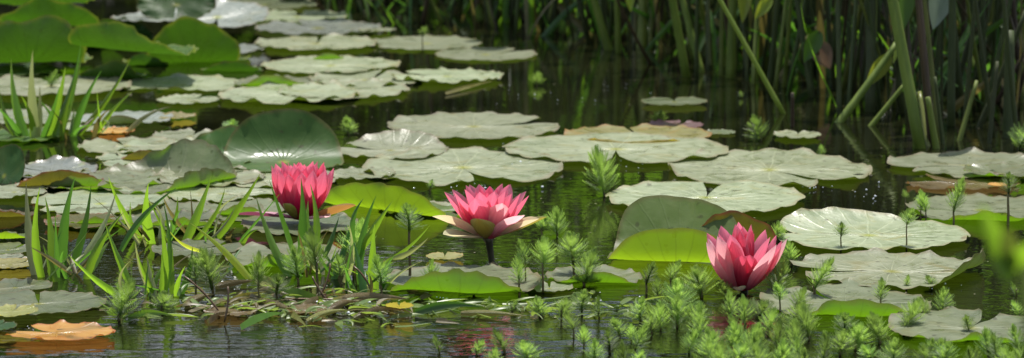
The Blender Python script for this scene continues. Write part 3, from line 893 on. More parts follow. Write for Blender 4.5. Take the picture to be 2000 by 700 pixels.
# ------------------------------------------------------------------ sword-leaved plants (blades traced one by one)
def blade_mesh(p0, p1, wid, bend, side=None, n=14, keel=0.35, serr=True):
    """tapering keeled blade from p0 to p1; bend = sideways arch"""
    ax = p1 - p0
    sidev = (side or Vector((1, 0, 0.0)))
    sidev = (sidev - ax.normalized() * sidev.dot(ax.normalized())).normalized()
    nrm = ax.normalized().cross(sidev).normalized()
    ctrl = (p0 + p1) / 2 + bend
    pts = bez(p0, ctrl, p1, n)
    rows, uvs = [], []
    for i, p in enumerate(pts):
        t = i / (n - 1)
        wd = wid * (0.82 + 0.35 * math.sin(PI * min(1, t * 1.4))) * (1 - t ** 2.6) + 0.0004
        if serr and 0 < i < n - 1:
            wd *= 1 + (0.05 if i % 2 else -0.03)
        k = keel * wd
        rows.append([p - sidev * wd / 2 + nrm * k * .5, p - sidev * wd * .25 + nrm * k * .12, p - nrm * k * .2, p + sidev * wd * .25 + nrm * k * .12, p + sidev * wd / 2 + nrm * k * .5])
        uvs.append([(q / 4, t) for q in range(5)])
    b = MB()
    b.grid(rows, uvs)
    return b


def sword_plant(bx, by, blades, label, seed=0):
    rnd = random.Random(seed)
    c = P(bx, by, 0)
    root = empty('sword_plant', c, label, 'water plant', 'sword-leaved plants rising from the water')
    for bl in blades:
        (x0, y0, x1, y1, wpx, mat) = bl[:6]
        arch = bl[6] if len(bl) > 6 else rnd.uniform(-13, 13)
        d0 = c.y + max(-.08, min(.08, (P(x0, y0, 0).y - c.y))) * .8
        p0 = PD(x0, y0 + 12, d0)
        p1 = PD(x1, y1, d0 + rnd.uniform(-.05, .04))
        s = mpp(p0)
        ax = p1 - p0
        perp = Vector((-ax.z, 0, ax.x)).normalized()
        ang = rnd.uniform(-.7, .7)
        b = blade_mesh(p0, p1, wpx * s * .92, -perp * arch * s * 2, Vector((math.cos(ang), math.sin(ang), 0)), serr=True)
        b.build('leaf', M[mat], root, c)
    if len(blades) > 4:
        xs = [q[0] for q in blades]
        for k in range(10):
            x0 = rnd.uniform(min(xs), max(xs))
            d0 = c.y + rnd.uniform(-.05, .06)
            p0 = PD(x0, by + rnd.uniform(-20, 8), d0)
            hh = rnd.uniform(25, 105)
            p1 = PD(x0 + rnd.gauss(0, 45), by - hh, d0 + rnd.uniform(-.06, .04))
            s = mpp(p0)
            ang = rnd.uniform(-1.2, 1.2)
            b = blade_mesh(p0, p1, rnd.uniform(4, 9) * s, Vector((rnd.gauss(0, 12) * s, 0, rnd.uniform(0, 18) * s)), Vector((math.cos(ang), math.sin(ang), 0)))
            b.build('leaf', M[rnd.choice((G_, D_, D_, W_, 'blade_brown'))], root, c)
    return root


G_, D_, W_ = 'blade', 'blade_dark', 'blade_pale'
sword_plant(100, 272, [
    (58, 272, 22, 116, 17, G_), (72, 274, 64, 98, 19, W_), (66, 274, 77, 168, 18, W_), (50, 272, 0, 178, 15, G_), (44, 270, -12, 205, 13, D_), (86, 272, 128, 130, 20, G_),
    (92, 268, 158, 82, 18, D_), (104, 274, 160, 112, 21, G_), (118, 274, 150, 150, 15, G_), (140, 266, 198, 138, 14, D_), (142, 262, 256, 113, 12, G_, 8), (180, 264, 260, 178, 10, G_),
    (238, 262, 336, 208, 9, W_), (78, 274, 116, 170, 14, D_), (62, 272, 40, 185, 14, G_)],
    'tallest sword-leaved plant with bright and faded blades, below the funnel-shaped leaf', 1)
sword_plant(98, 548, [
    (72, 535, 51, 355, 20, W_, -4), (84, 540, 78, 366, 16, G_), (98, 530, 88, 385, 18, G_), (108, 552, 84, 478, 15, G_), (120, 528, 147, 345, 21, D_), (138, 524, 178, 362, 18, D_, 7),
    (155, 500, 226, 378, 12, W_, 8), (112, 540, 108, 420, 14, D_), (165, 545, 242, 415, 17, G_), (176, 520, 215, 470, 14, G_)],
    'sword-leaved plant with pale-tipped blades near the frame edge, behind grey pads', 2)
sword_plant(300, 588, [
    (272, 588, 134, 498, 15, G_, -9), (268, 572, 204, 432, 13, G_), (292, 560, 264, 474, 15, W_, -5), (312, 578, 312, 425, 17, G_), (320, 575, 318, 392, 11, D_), (334, 572, 337, 482, 13, G_),
    (350, 572, 376, 482, 14, D_, 6), (304, 580, 286, 500, 12, W_), (236, 478, 344, 368, 12, D_), (345, 575, 362, 520, 11, G_)],
    'fan of sword blades with one arching low, in front of the pale rolled pad', 3)
sword_plant(292, 474, [
    (278, 462, 212, 346, 14, G_), (298, 476, 290, 358, 20, G_), (310, 465, 302, 395, 12, W_), (272, 470, 255, 395, 9, G_), (338, 462, 354, 408, 10, D_)],
    'small upright sword-leaved tuft in front of the pale pad with green rolls', 4)
sword_plant(385, 472, [
    (358, 472, 413, 343, 18, G_), (372, 468, 440, 366, 12, G_), (400, 455, 462, 384, 11, W_), (416, 466, 508, 340, 19, G_, 4), (470, 476, 505, 448, 13, G_)],
    'three broad sword blades leaning over the purple sepal of a flower', 5)
sword_plant(590, 540, [
    (572, 542, 500, 384, 16, G_, -6), (574, 492, 526, 352, 15, D_), (588, 492, 588, 348, 17, D_), (602, 490, 602, 392, 16, G_), (614, 490, 606, 360, 14, G_), (632, 492, 662, 424, 11, D_),
    (646, 548, 690, 425, 14, D_), (655, 540, 680, 470, 16, W_)],
    'sword blades standing directly in front of a pink flower', 6)
sword_plant(735, 572, [
    (734, 574, 732, 438, 19, G_), (700, 552, 735, 382, 17, D_), (690, 460, 710, 388, 13, D_), (702, 480, 768, 392, 15, G_), (706, 528, 840, 440, 15, G_, 12), (745, 500, 836, 465, 11, W_, 9),
    (712, 575, 690, 470, 14, D_), (700, 575, 668, 504, 9, G_), (672, 540, 682, 440, 13, W_), (752, 560, 770, 500, 14, D_)],
    'sword-leaved plant between two flowers, one blade arching over water', 7)
sword_plant(470, 545, [
    (498, 545, 372, 436, 15, 'leaf_yellow', 7), (395, 480, 330, 450, 11, 'leaf_yellow'), (448, 520, 478, 480, 9, D_)],
    'yellowing fallen strap blade leaning over the grey-green pad', 8)

# ------------------------------------------------------------------ straps, dead leaves and roots floating by the blades
random.seed(21)
LB = [(500, 545, 575, 575, 18, 'straw', 'arched yellow-brown strap leaf nearest the yellowing blade'), (535, 573, 640, 588, 16, 'blade', 'green strap lying flat behind the debris'),
      (440, 596, 520, 570, 14, 'straw', 'arched straw-coloured strap over a dark hollow'), (470, 640, 560, 612, 12, 'blade', 'green strap half sunk at the front of the debris'),
      (500, 588, 590, 618, 13, 'brown', 'brown sodden strap slanting through the debris'), (590, 600, 650, 575, 15, 'brown', 'brown folded dead leaf in the debris below the blades'),
      (600, 628, 680, 606, 10, 'straw', 'thin straw strap at the waterline of the debris'), (650, 590, 800, 585, 16, 'brown', 'long brown stalk afloat below the blades'),
      (795, 560, 866, 572, 13, 'straw', 'arched green-yellow strap over the front pad'), (810, 612, 940, 600, 14, 'blade_dark', 'dark green strap afloat below the middle flower'),
      (250, 622, 340, 618, 11, 'blade', 'pale green strap floating in front of the low arching fan'), (420, 560, 500, 548, 11, 'brown', 'brown strap behind the arched straw strap'),
      (360, 600, 420, 575, 14, 'brown', 'brown curled dead leaf beside the fan of blades'), (690, 622, 790, 606, 10, 'brown', 'brown strap sinking before the round yellow leaf'),
      (870, 183, 965, 158, 7, 'straw', 'pale broken twig afloat beyond the crinkled pad'), (385, 540, 452, 520, 14, 'blade_pale', 'faded strap lying beside a feathery sprig'),
      (560, 610, 600, 640, 10, 'straw', 'short pale strap dipping into the ripples'), (405, 630, 450, 610, 10, 'brown', 'short brown strap at the edge of the ripples'),
      (900, 612, 1030, 618, 10, 'straw', 'thin straw stalk afloat below the middle flower'), (640, 612, 700, 590, 13, 'brown', 'brown crumpled leaf strip under the blades')]
for (x0, y0, x1, y1, wd, mt, lab) in LB:
    a, b2 = P(x0, y0, 0.004), P(x1, y1, 0.006)
    ax = b2 - a
    bl = blade_mesh(a, b2, wd * mpp(a) * 1.1, Vector((0, 0, random.uniform(.002, .014))), Vector((-ax.y, ax.x, .3)), keel=random.uniform(-.5, .5), serr=False)
    c = (a + b2) / 2
    tag(bl.build('floating_strap', M[mt], None, c), lab, 'floating leaf', 'straps and dead leaves afloat')
pad(752, 808, 578, 606, 'round yellow-brown leaf tipped up among the debris', mat='straw', amp=.01, tilt=-22, name='dead_lily_leaf', cat='dead leaf', group='dead leaves afloat', z=.014)
pad(560, 640, 590, 616, 'small brown crumpled lily leaf in the debris', mat='brown', amp=.010, name='dead_lily_leaf', cat='dead leaf', group='dead leaves afloat')
pad(400, 500, 590, 622, 'torn brown lily leaf at the far end of the debris', mat='brown', amp=.010, name='dead_lily_leaf', cat='dead leaf', group='dead leaves afloat')
RT = [((360, 540), (430, 612), 'thin brown root slanting beside the tall feathery sprigs'), ((610, 540), (640, 588), 'brown root under the feathery sprig by the blades'),
      ((690, 520), (728, 580), 'red-brown root slanting between blades'), ((645, 515), (622, 585), 'upright brown root under the feathery tuft'),
      ((445, 560), (438, 630), 'short upright brown root in the debris'), ((560, 585), (700, 590), 'long brown root lying along the debris')]
for (a, b2, lab) in RT:
    p1 = P(b2[0], b2[1], 0.002)
    p0 = PD(a[0], a[1], p1.y + .01)
    bb = MB()
    bb.tube(bez(p0, (p0 + p1) / 2 + Vector((random.uniform(-.01, .01), 0, .004)), p1, 8), [.0012, .0016, .0013, .0018, .0012, .0016, .0014, .001], 5)
    tag(bb.build('water_root', M['root'], None, p1), lab, 'root', 'brown roots in the debris')


# tangled sodden weed that nobody could count
for nm, mt, sd, lab in (('weed_litter', 'weed_brown', 1, 'tangle of sodden brown leaf scraps floating below the blades'), ('green_weed_litter', 'weed_green', 2, 'tangle of olive weed threads floating below the blades')):
    rw = random.Random(sd)
    mbw = MB()
    for q in range(80 if mt == 'weed_brown' else 190):
        if rw.random() < .8:
            px, py = rw.gauss(590, 130), 594 + abs(rw.gauss(0, 13)) * rw.choice((-1, 1, 1))
        else:
            px, py = rw.uniform(380, 900), rw.uniform(560, 640)
        if mt == 'weed_green' and rw.random() < .35:
            px, py = rw.uniform(820, 1300), rw.gauss(600, 12)
        a = P(px, py, rw.uniform(0.0, .006))
        th = rw.gauss(0, .9)
        ln = rw.uniform(.012, .06)
        b2 = a + Vector((math.cos(th), math.sin(th), rw.uniform(-.1, .16))) * ln
        ax = b2 - a
        bl = blade_mesh(a, b2, rw.uniform(.002, .011), Vector((rw.gauss(0, .008), rw.gauss(0, .008), rw.uniform(0, .012))), Vector((-ax.y, ax.x, rw.uniform(-.02, .02))), n=7, keel=rw.uniform(-.6, .6), serr=False)
        k0 = len(mbw.v)
        mbw.v += bl.v
        mbw.uv += bl.uv
        mbw.f += [tuple(k + k0 for k in f) for f in bl.f]
    tag(mbw.build(nm, M[mt]), lab, 'weed', kind='stuff')


# ------------------------------------------------------------------ feathery sprigs
def feather(b, p, d, up, L, rnd, npair=9):
    """one comb-like leaf: midrib and paired leaflets, curving up"""
    side = d.cross(up).normalized()
    prev = None
    pts = []
    for i in range(npair + 1):
        t = i / npair
        pts.append(p + d * (L * t) + up * (L * 0.30 * t * t))
    wv = L * .026
    for i in range(npair):
        a, c = pts[i], pts[i + 1]
        i0 = [b.add(a - side * wv, (0, .2)), b.add(a + side * wv, (1, .2)), b.add(c + side * wv * .8, (1, .4)), b.add(c - side * wv * .8, (0, .4))]
        b.f.append(tuple(i0))
    for i in range(1, npair + 1):
        t = i / npair
        ll = L * 0.36 * math.sin(PI * (0.15 + 0.72 * t)) * rnd.uniform(.85, 1.15)
        dd = (pts[i] - pts[i - 1]).normalized()
        for s in (-1, 1):
            tip = pts[i] + (side * s * .72 + dd * .75 + up * .22).normalized() * ll
            q = dd * (L * .03)
            j = [b.add(pts[i] - q, (.5, .3)), b.add(pts[i] + q, (.5, .3)), b.add(tip, (.5, .9))]
            b.f.append(tuple(j))


def sprig_foliage(seed, spread, nodes):
    """unit tuft: about one unit high and one wide, foot at the origin"""
    rnd = random.Random(seed)
    b = MB()
    bend = Vector((rnd.uniform(-.2, .2), rnd.uniform(-.2, .2), 0))
    b.tube([bend * (t * t) + Vector((0, 0, .8 * t)) for t in (0, .35, .7, 1)], [.03, .028, .022, .012], 5)
    for k in range(nodes):
        t = k / (nodes - 1)
        z = 0.06 + 0.72 * t ** 0.9
        c = bend * (t * t) + Vector((0, 0, z))
        n_l = rnd.choice((5, 6))
        el = R(16 + 56 * t ** 1.9)
        L = spread * (0.47 - 0.15 * t ** 2) * (0.85 if k == 0 else 1)
        for q in range(n_l):
            a = q * 2 * PI / n_l + k * 0.55 + rnd.uniform(-.15, .15)
            e = el + rnd.uniform(-.16, .16)
            out_ = Vector((math.cos(a), math.sin(a), 0))
            d = out_ * math.cos(e) + Vector((0, 0, math.sin(e)))
            up = Vector((0, 0, 1)) * math.cos(e) - out_ * math.sin(e) * 0.8
            feather(b, c, d, up.normalized(), L * rnd.uniform(.85, 1.12), rnd)
    top = max(v.z for v in b.v)
    for v in b.v:
        v.z /= top
    return b.mesh('foliage', M[('feather', 'feather', 'feather_old')[seed % 3]])


FOL = [sprig_foliage(100 + i, sp, nd) for i, (sp, nd) in enumerate(((1.0, 14), (.85, 13), (1.1, 14), (.8, 15), (1.0, 12), (1.1, 13), (.9, 15), (.75, 12)))]
b = MB()
b.tube([Vector((0, 0, -0.04 / .06)), Vector((.02, 0, .3)), Vector((-.015, .01, .7)), Vector((0, 0, 1.02))], [.07, .06, .05, .045], 6)
STEM = b.mesh('stem', M['feather_stem'])
SR = random.Random(77)
GS = 'feathery sprigs growing out of the water'


def sprig(x, ytop, wpx, label, ybase=None, hfac=None):
    """tuft wpx wide whose tip is seen at x, ytop; foot on the water at ybase"""
    th = wpx * (hfac or SR.uniform(.95, 1.2))
    yb = ybase if ybase else ytop + th * SR.uniform(.95, 1.08)
    c = P(x, yb, 0)
    s = mpp(c)
    root = empty('feather_sprig', c, label, 'water plant', GS)
    H = (yb - ytop) * s / math.cos(PITCH)
    fh = min(th * s, H * 1.0)
    f = bpy.data.objects.new('foliage', SR.choice(FOL))
    COL.objects.link(f)
    f.parent = root
    f.location = (0, 0, H - fh)
    wsc = wpx * s * SR.choice((1.15, 1.35, 1.5, 1.7)) * SR.uniform(.92, 1.08)
    fh *= SR.uniform(1.0, 1.4)
    f.scale = (wsc, wsc, fh * 1.0)
    f.rotation_euler = (SR.uniform(-.3, .3), SR.uniform(-.3, .3), SR.uniform(0, 6.28))
    st = bpy.data.objects.new('stem', STEM)
    COL.objects.link(st)
    st.parent = root
    st.scale = (.06, .06, max(H - fh * .6, .01))
    st.scale.x = st.scale.y = max(.02, min(.036, wsc * .6))
    return root


MAT_ = 'feathery sprig packed in the thick front mat below the half-closed flower'
CL_ = 'feathery sprig in the cluster growing between the middle flower and the folded leaf'
FR_ = 'feathery sprig half sunk in the front ripples below the middle flower'
CR_ = 'feathery sprig in the corner mat in front of the wavy corner pad'
SP = [
    (825, 52, 22, 'tiny sprig rising from the farthest grey pad', 100), (1048, 136, 36, 'ball-like sprig alone on dark water beyond the pads', 168),
    (680, 233, 32, 'sprig on dark water beside the tall raised leaf', 264), (1283, 216, 30, 'small sprig behind the purple pad', 240),
    (1485, 234, 56, 'bushy dark sprig on open water beside the slanting reed', 276), (1606, 286, 20, 'dim tiny sprig in the reed shade', 304),
    (1992, 244, 44, 'sprig at the frame edge below the reeds', 292), (450, 234, 28, 'small sprig between the two raised dark leaves', 256),
    (840, 350, 18, 'tiny sprig at the rim of the broad wavy pad', 374), (1180, 310, 74, 'large bushy sprig on open water before the wide split pad', 384),
    (1088, 414, 46, 'bushy sprig behind the middle flower sepal', 462), (1058, 425, 26, 'small sprig touching the rust sepal of the middle flower', 462),
    (800, 402, 56, 'tall bent sprig with a bare brown stalk between two flowers', 548, .9),
    (1862, 358, 46, 'tall sprig on a pink stalk over the creased pad', 442, 1.25), (1808, 376, 32, 'twin-tipped sprig at the rim of the creased pad', 432, 1.3),
    (1798, 378, 24, 'slim sprig close beside the twin-tipped one', 428, 1.3), (1968, 340, 44, 'tallest bare-stalked sprig at the edge below the reeds', 440, .9),
    (1768, 371, 16, 'bud-like sprig on dark water beside the creased pad', 398), (1770, 412, 32, 'sprig like a small palm growing through the long creased pad', 488, .9),
    (1642, 438, 26, 'palm-like sprig in front of the long pad, shorter of the two', 490, 1.0), (1720, 553, 36, 'sprig standing before the pad with the rolled green rim', 600, 1.0),
    (1892, 620, 24, 'small upright sprig in front of the corner pad', 656, 1.1), (1770, 542, 18, 'tiny sprig on the ribbed pad', 566), (1820, 540, 24, 'small sprig at the green upturned end of the ribbed pad', 562),
    (1840, 572, 34, 'sprig beside the rolled green rim on dark water', 612), (1808, 580, 34, 'paler sprig between the ribbed pad and corner pad', 622),
    (1776, 590, 48, 'bushy sprig at the tip of the rolled green rim', 645), (1590, 505, 56, 'tall leaning sprig at the end of the ribbed pad', 580, 1.1),
    (1523, 548, 46, 'sprig on a bare stalk beside the ribbed pad', 612, .9), (1545, 475, 40, 'sprig behind the half-closed flower', 520), (1518, 440, 30, 'sprig tip behind the pale petal of the half-closed flower', 478),
    (1510, 512, 60, 'spiky sprig brushing the half-closed flower', 575), (1418, 545, 36, 'sprig directly under the half-closed flower', 582),
    (1370, 525, 62, 'dark spiky sprig under the lime folded leaf, beside the flower', 582), (1310, 505, 50, 'sprig standing before the lime folded leaf', 575),
    (1262, 508, 48, 'pale sprig beside the rolled green rim of a small pad', 575), (1285, 545, 40, 'short sprig before the lime folded leaf', 592),
    (1120, 462, 58, 'tall sprig rising behind the small rolled pad', 540), (1140, 500, 56, 'sprig leaning over the small rolled pad', 560),
    (1060, 475, 40, 'sprig with a bare brown stalk beside the grey flat pad', 572, 1.2), (1026, 468, 40, 'sprig with a dark stalk beside the flower stem', 560, 1.2), (1014, 505, 48, 'sprig low in front of the flower stem', 580),
    (1136, 562, 46, 'sprig beside a brown bud in front of the rolled pad', 612), (1054, 585, 40, FR_, 620), (1096, 580, 44, FR_, 628), (1170, 585, 36, FR_, 622),
    (1140, 632, 42, FR_, 680), (1120, 610, 34, FR_, 660), (1210, 618, 42, FR_, 660), (1190, 644, 50, FR_, 690), (1240, 640, 46, FR_, 688), (1160, 672, 44, FR_, 712), (1000, 592, 26, FR_, 612),
    (985, 650, 44, 'bright sprig in the front ripples below the pink reflection', 690), (925, 540, 44, 'loose sprig before the green rolled rim of the front pad', 575),
    (858, 658, 40, 'sprig alone in the front ripples', 692), (930, 668, 30, 'small sprig beside the sprig alone in the ripples', 695), (1030, 672, 40, FR_, 706), (960, 684, 36, FR_, 712),
    (1250, 582, 52, MAT_, 630), (1325, 560, 58, MAT_, 612), (1322, 588, 54, MAT_, 640), (1370, 612, 56, MAT_, 668), (1400, 632, 60, MAT_, 692), (1450, 622, 58, MAT_, 680), (1480, 578, 50, MAT_, 630),
    (1425, 575, 54, MAT_, 628), (1470, 658, 50, MAT_, 708), (1435, 664, 56, MAT_, 715), (1380, 655, 54, MAT_, 708), (1490, 675, 50, MAT_, 724), (1410, 690, 56, MAT_, 740), (1290, 600, 44, MAT_, 645),
    (1560, 600, 50, MAT_, 650), (1580, 612, 54, MAT_, 664), (1520, 635, 52, MAT_, 690), (1530, 675, 50, MAT_, 722), (1605, 672, 52, MAT_, 722), (1560, 668, 48, MAT_, 716), (1500, 610, 46, MAT_, 655),
    (1650, 608, 44, MAT_, 652), (1670, 630, 52, MAT_, 684), (1718, 620, 50, MAT_, 672), (1765, 612, 30, MAT_, 650), (1555, 562, 42, 'sprig in front of the pale pad with the rolled rim, at its near end', 608),
    (1460, 640, 50, MAT_, 694), (1350, 590, 46, MAT_, 640), (1345, 640, 44, MAT_, 690), (1640, 650, 46, MAT_, 694), (1545, 640, 46, MAT_, 690), (1455, 590, 46, MAT_, 640),
    (1845, 668, 52, CR_, 715), (1930, 642, 56, CR_, 700), (1950, 662, 54, CR_, 712), (1970, 676, 52, CR_, 724), (1990, 640, 44, CR_, 690), (1900, 682, 50, CR_, 728), (1700, 668, 40, CR_, 704),
    (1990, 588, 30, 'sprig at the frame edge behind the corner pad', 620), (1985, 555, 24, 'small sprig at the frame edge on dark water', 578),
    (232, 562, 62, 'bushy dark sprig in front of the flat grey-green pad', 628), (316, 575, 44, 'sprig at the foot of the fan of blades', 612), (415, 488, 74, 'largest left tuft of feathers beside the fan of blades'.replace('left ', ''), 575),
    (382, 500, 50, 'feathery sprig behind the largest feathery tuft', 575), (620, 460, 70, 'big loose feathery tuft in front of a pink flower', 580), (582, 490, 50, 'pale feathery sprig beside the big loose tuft', 560),
    (505, 505, 52, 'soft feathery sprig between the yellowing strap and a sword plant', 590), (745, 505, 46, 'soft feathery sprig at the foot of the arching blade', 588),
    (540, 530, 40, 'low feathery sprig at the back of the debris', 592), (690, 445, 54, 'feathery sprig between two sword-leaved plants', 540), (665, 500, 40, 'small feathery sprig low between sword blades', 560), (100, 140, 30, 'feathery sprig in shade below the funnel-shaped leaf', 176),
    (840, 520, 36, 'thin sprig on the front rim of the grey-green pad', 560), (1930, 0, 30, 'blurred sprig in the reed shade', 60) if False else (1450, 178, 14, 'tiny sprig at the water line of the reeds', 192),
    (1100, 42, 26, 'blurred sprig in the dark before the reeds', 72), (1032, 50, 22, 'dim sprig among the far stems', 74), (935, 20, 26, 'dim sprig behind the farthest grey pad', 52),
]
for _k in range(20):
    SP.append((SR.uniform(1190, 1640), SR.uniform(590, 690), SR.uniform(28, 58), MAT_))
for _k in range(8):
    SP.append((SR.uniform(1640, 1990), SR.uniform(660, 690), SR.uniform(28, 52), CR_))
for s_ in SP:
    sprig(*s_)


# ------------------------------------------------------------------ reeds
def reed_stem(root, c, pts, rad, mat):
    b = MB()
    n = len(pts)
    b.tube(pts, [rad * (1.05 - .35 * i / (n - 1)) for i in range(n)], 7)
    return b.build('stem', M[mat], root, c)


def lamina(p, d, up, L, W, droop=0.15, n=11):
    side = d.cross(up).normalized()
    rows, uvs = [], []
    for i in range(n):
        t = i / (n - 1)
        wd = W * math.sin(PI * (0.06 + 0.94 * t) ** .8) ** .9 if t < 1 else 0
        q = p + d * (L * t) - Vector((0, 0, 1)) * (droop * L * t * t)
        rows.append([q - side * wd / 2 + up * wd * .14, q - side * wd / 4 + up * wd * .03, q, q + side * wd / 4 + up * wd * .03, q + side * wd / 2 + up * wd * .14])
        uvs.append([(k / 4, t) for k in range(5)])
    b = MB()
    b.grid(rows, uvs)
    return b


GR = 'reed plants along the back of the pond'


def traced(stems, label, leaves=()):
    """stems: (x0, y0 foot, x1, y1 top, width px, material[, arch px])"""
    x0, y0 = stems[0][0], stems[0][1]
    c = P(x0, y0, 0)
    root = empty('reed_plant', c, label, 'reed', GR)
    rnd = random.Random(int(x0))
    for s in stems:
        (a, b_, e, f, wp, mt) = s[:6]
        arch = s[6] if len(s) > 6 else 0
        p0 = P(a, b_, 0) - Vector((0, 0, .05))
        p0.z = -.03
        p1 = PD(e, f, p0.y + rnd.uniform(-.04, .1))
        top = p1
        if f <= 2:                                    # goes on above the picture
            top = p1 + (p1 - p0) * rnd.uniform(.6, 1.5)
        sc_ = mpp(p0)
        pts = bez(p0, (p0 + top) / 2 + Vector((arch * sc_, 0, abs(arch) * sc_ * .3)), top, 9)
        reed_stem(root, c, pts, wp * sc_ / 2, mt)
        if f <= 2 and rnd.random() < .35:
            d = Vector((rnd.uniform(-1, 1), rnd.uniform(-1, .4), rnd.uniform(.2, .9))).normalized()
            lamina(top, d, Vector((0, 0, 1)), rnd.uniform(.12, .2), rnd.uniform(.06, .1)).build('leaf_blade', M['reed_leaf'], root, c)
    return root


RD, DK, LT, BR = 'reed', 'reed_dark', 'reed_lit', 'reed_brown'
traced([(1195, 98, 1160, 0, 17, RD), (1208, 104, 1205, 0, 13, RD), (1180, 92, 1172, 0, 9, DK)], 'pair of upright olive stems standing at the open end of the reed bed')
traced([(1252, 95, 1256, 0, 22, RD), (1240, 92, 1236, 0, 12, DK), (1268, 96, 1275, 0, 10, RD)], 'thick olive stem with thin companions beyond the pair of upright stems')
traced([(1345, 150, 1313, 0, 17, RD), (1376, 142, 1335, 0, 15, RD, -4), (1360, 148, 1362, 0, 9, DK)], 'two olive stems leaning back above the small olive pad')
traced([(1425, 152, 1432, 0, 19, RD), (1385, 140, 1382, 0, 11, DK), (1400, 128, 1366, 0, 10, RD), (1408, 150, 1410, 0, 10, RD)], 'upright olive stem group just behind the slanting reed stem')
traced([(1545, 222, 1402, -4, 10, LT, 3)], 'single thin yellow-green stem slanting across the dark reed bed')
traced([(1548, 246, 1548, 182, 9, BR)], 'short reddish brown stub at the foot of the slanting stem')
traced([(1618, 240, 1756, 78, 17, RD, 6)], 'thick broken stem leaning up beside the yellow leaf')
traced([(1680, 246, 1770, 162, 12, RD)], 'thinner broken stem leaning beside the thick broken one')
traced([(1804, 290, 1746, 0, 24, RD, -5)], 'thickest upright olive stem in the reed bed')
traced([(1824, 284, 1794, 0, 17, BR), (1838, 274, 1806, 0, 10, RD), (1834, 290, 1812, 190, 15, RD), (1818, 288, 1796, 180, 12, LT), (1846, 282, 1826, 150, 9, DK)], 'dark brown rotting stem with olive sheaths beside the thickest stem')
traced([(1866, 276, 1908, 158, 11, RD), (1900, 250, 2004, 20, 12, DK, 6), (1858, 246, 1860, 0, 16, DK), (1880, 262, 1905, 0, 9, DK)], 'dark curved stems leaning outward beside the rotting stem')
traced([(1640, 226, 1637, 0, 11, DK), (1700, 220, 1702, 0, 20, DK), (1590, 190, 1556, 0, 12, DK), (1656, 215, 1672, 0, 9, DK)], 'dark upright stems behind the broken leaning stems')
traced([(1972, 270, 1972, 60, 26, DK), (1945, 268, 1905, 0, 9, DK), (1990, 274, 1960, 0, 10, DK), (1930, 280, 1948, 120, 10, DK)], 'dark broad stem at the frame edge of the reed bed')
traced([(1884, 228, 1738, 152, 5, 'twig', 14)], 'thin pale bent twig crossing behind the thickest stem')
traced([(1800, 160, 1872, 72, 7, RD, 4)], 'thin green shoot rising past the silver leaf')
traced([(1470, 165, 1480, 0, 10, RD), (1500, 175, 1520, 0, 12, DK), (1530, 170, 1545, 0, 9, RD), (1462, 160, 1448, 0, 8, DK)], 'thin stems behind the slanting yellow-green stem')


def single_leaf(pts_px, dep, mat, label, wpx, cat='leaf'):
    """leaf blade from its base to its tip, both in photo positions, hanging on a thin stalk from the reeds"""
    (x0, y0), (x1, y1) = pts_px
    p0, p1 = PD(x0, y0, dep), PD(x1, y1, dep - .02)
    d = (p1 - p0)
    L = d.length
    root = empty('reed_leaf', (p0.x, p0.y + .03, 0), label, cat, 'loose leaves among the reeds')
    c = Vector(root.location)
    lamina(p0, d.normalized(), Vector((0.25, -.9, .4)).normalized(), L, wpx * mpp(p0), 0.05).build('leaf_blade', M[mat], root, c)
    s = MB()
    s.tube(bez(Vector((p0.x + .01, p0.y + .05, -.03)), Vector((p0.x, p0.y + .05, p0.z * .6)), p0, 8), .003, 5)
    s.build('stalk', M['reed_dark'], root, c)


single_leaf(((1738, 108), (1690, 168)), 5.75, 'leaf_yellow', 'sunlit yellow-green leaf hanging beside the thick broken stem', 32)
single_leaf(((1756, 84), (1744, 124)), 5.78, 'leaf_yellow', 'small sunlit leaf sliver at the tip of the thick broken stem', 10)
single_leaf(((1600, 62), (1570, 120)), 6.1, 'reed_leaf', 'green curled leaf over the tan dead leaf', 34)
single_leaf(((1588, 84), (1622, 132)), 6.14, 'leaf_dead', 'tan dead leaf curled among dark stems', 48)
single_leaf(((1846, -40), (1822, 54)), 5.7, 'leaf_silver', 'pale silver leaf blade hanging above the rotting stem', 52)
single_leaf(((1802, 50), (1804, 84)), 5.55, 'leaf_silver', 'tiny white torn leaf beside the rotting stem', 9)
single_leaf(((1456, -30), (1450, 42)), 6.4, 'leaf_yellow', 'sunlit yellow-green leaf tip hanging over the slanting stem', 28)
single_leaf(((1506, -6), (1474, 36)), 6.4, 'leaf_yellow', 'second sunlit leaf tip, set obliquely nearer the dark stems', 24)
single_leaf(((1226, -40), (1232, 22)), 7.0, 'leaf_yellow', 'small sunlit leaf tip above the thick olive stem', 24)
single_leaf(((1776, -40), (1762, 60)), 5.6, 'reed_leaf', 'dark green leaf blade hugging the thickest stem', 34)

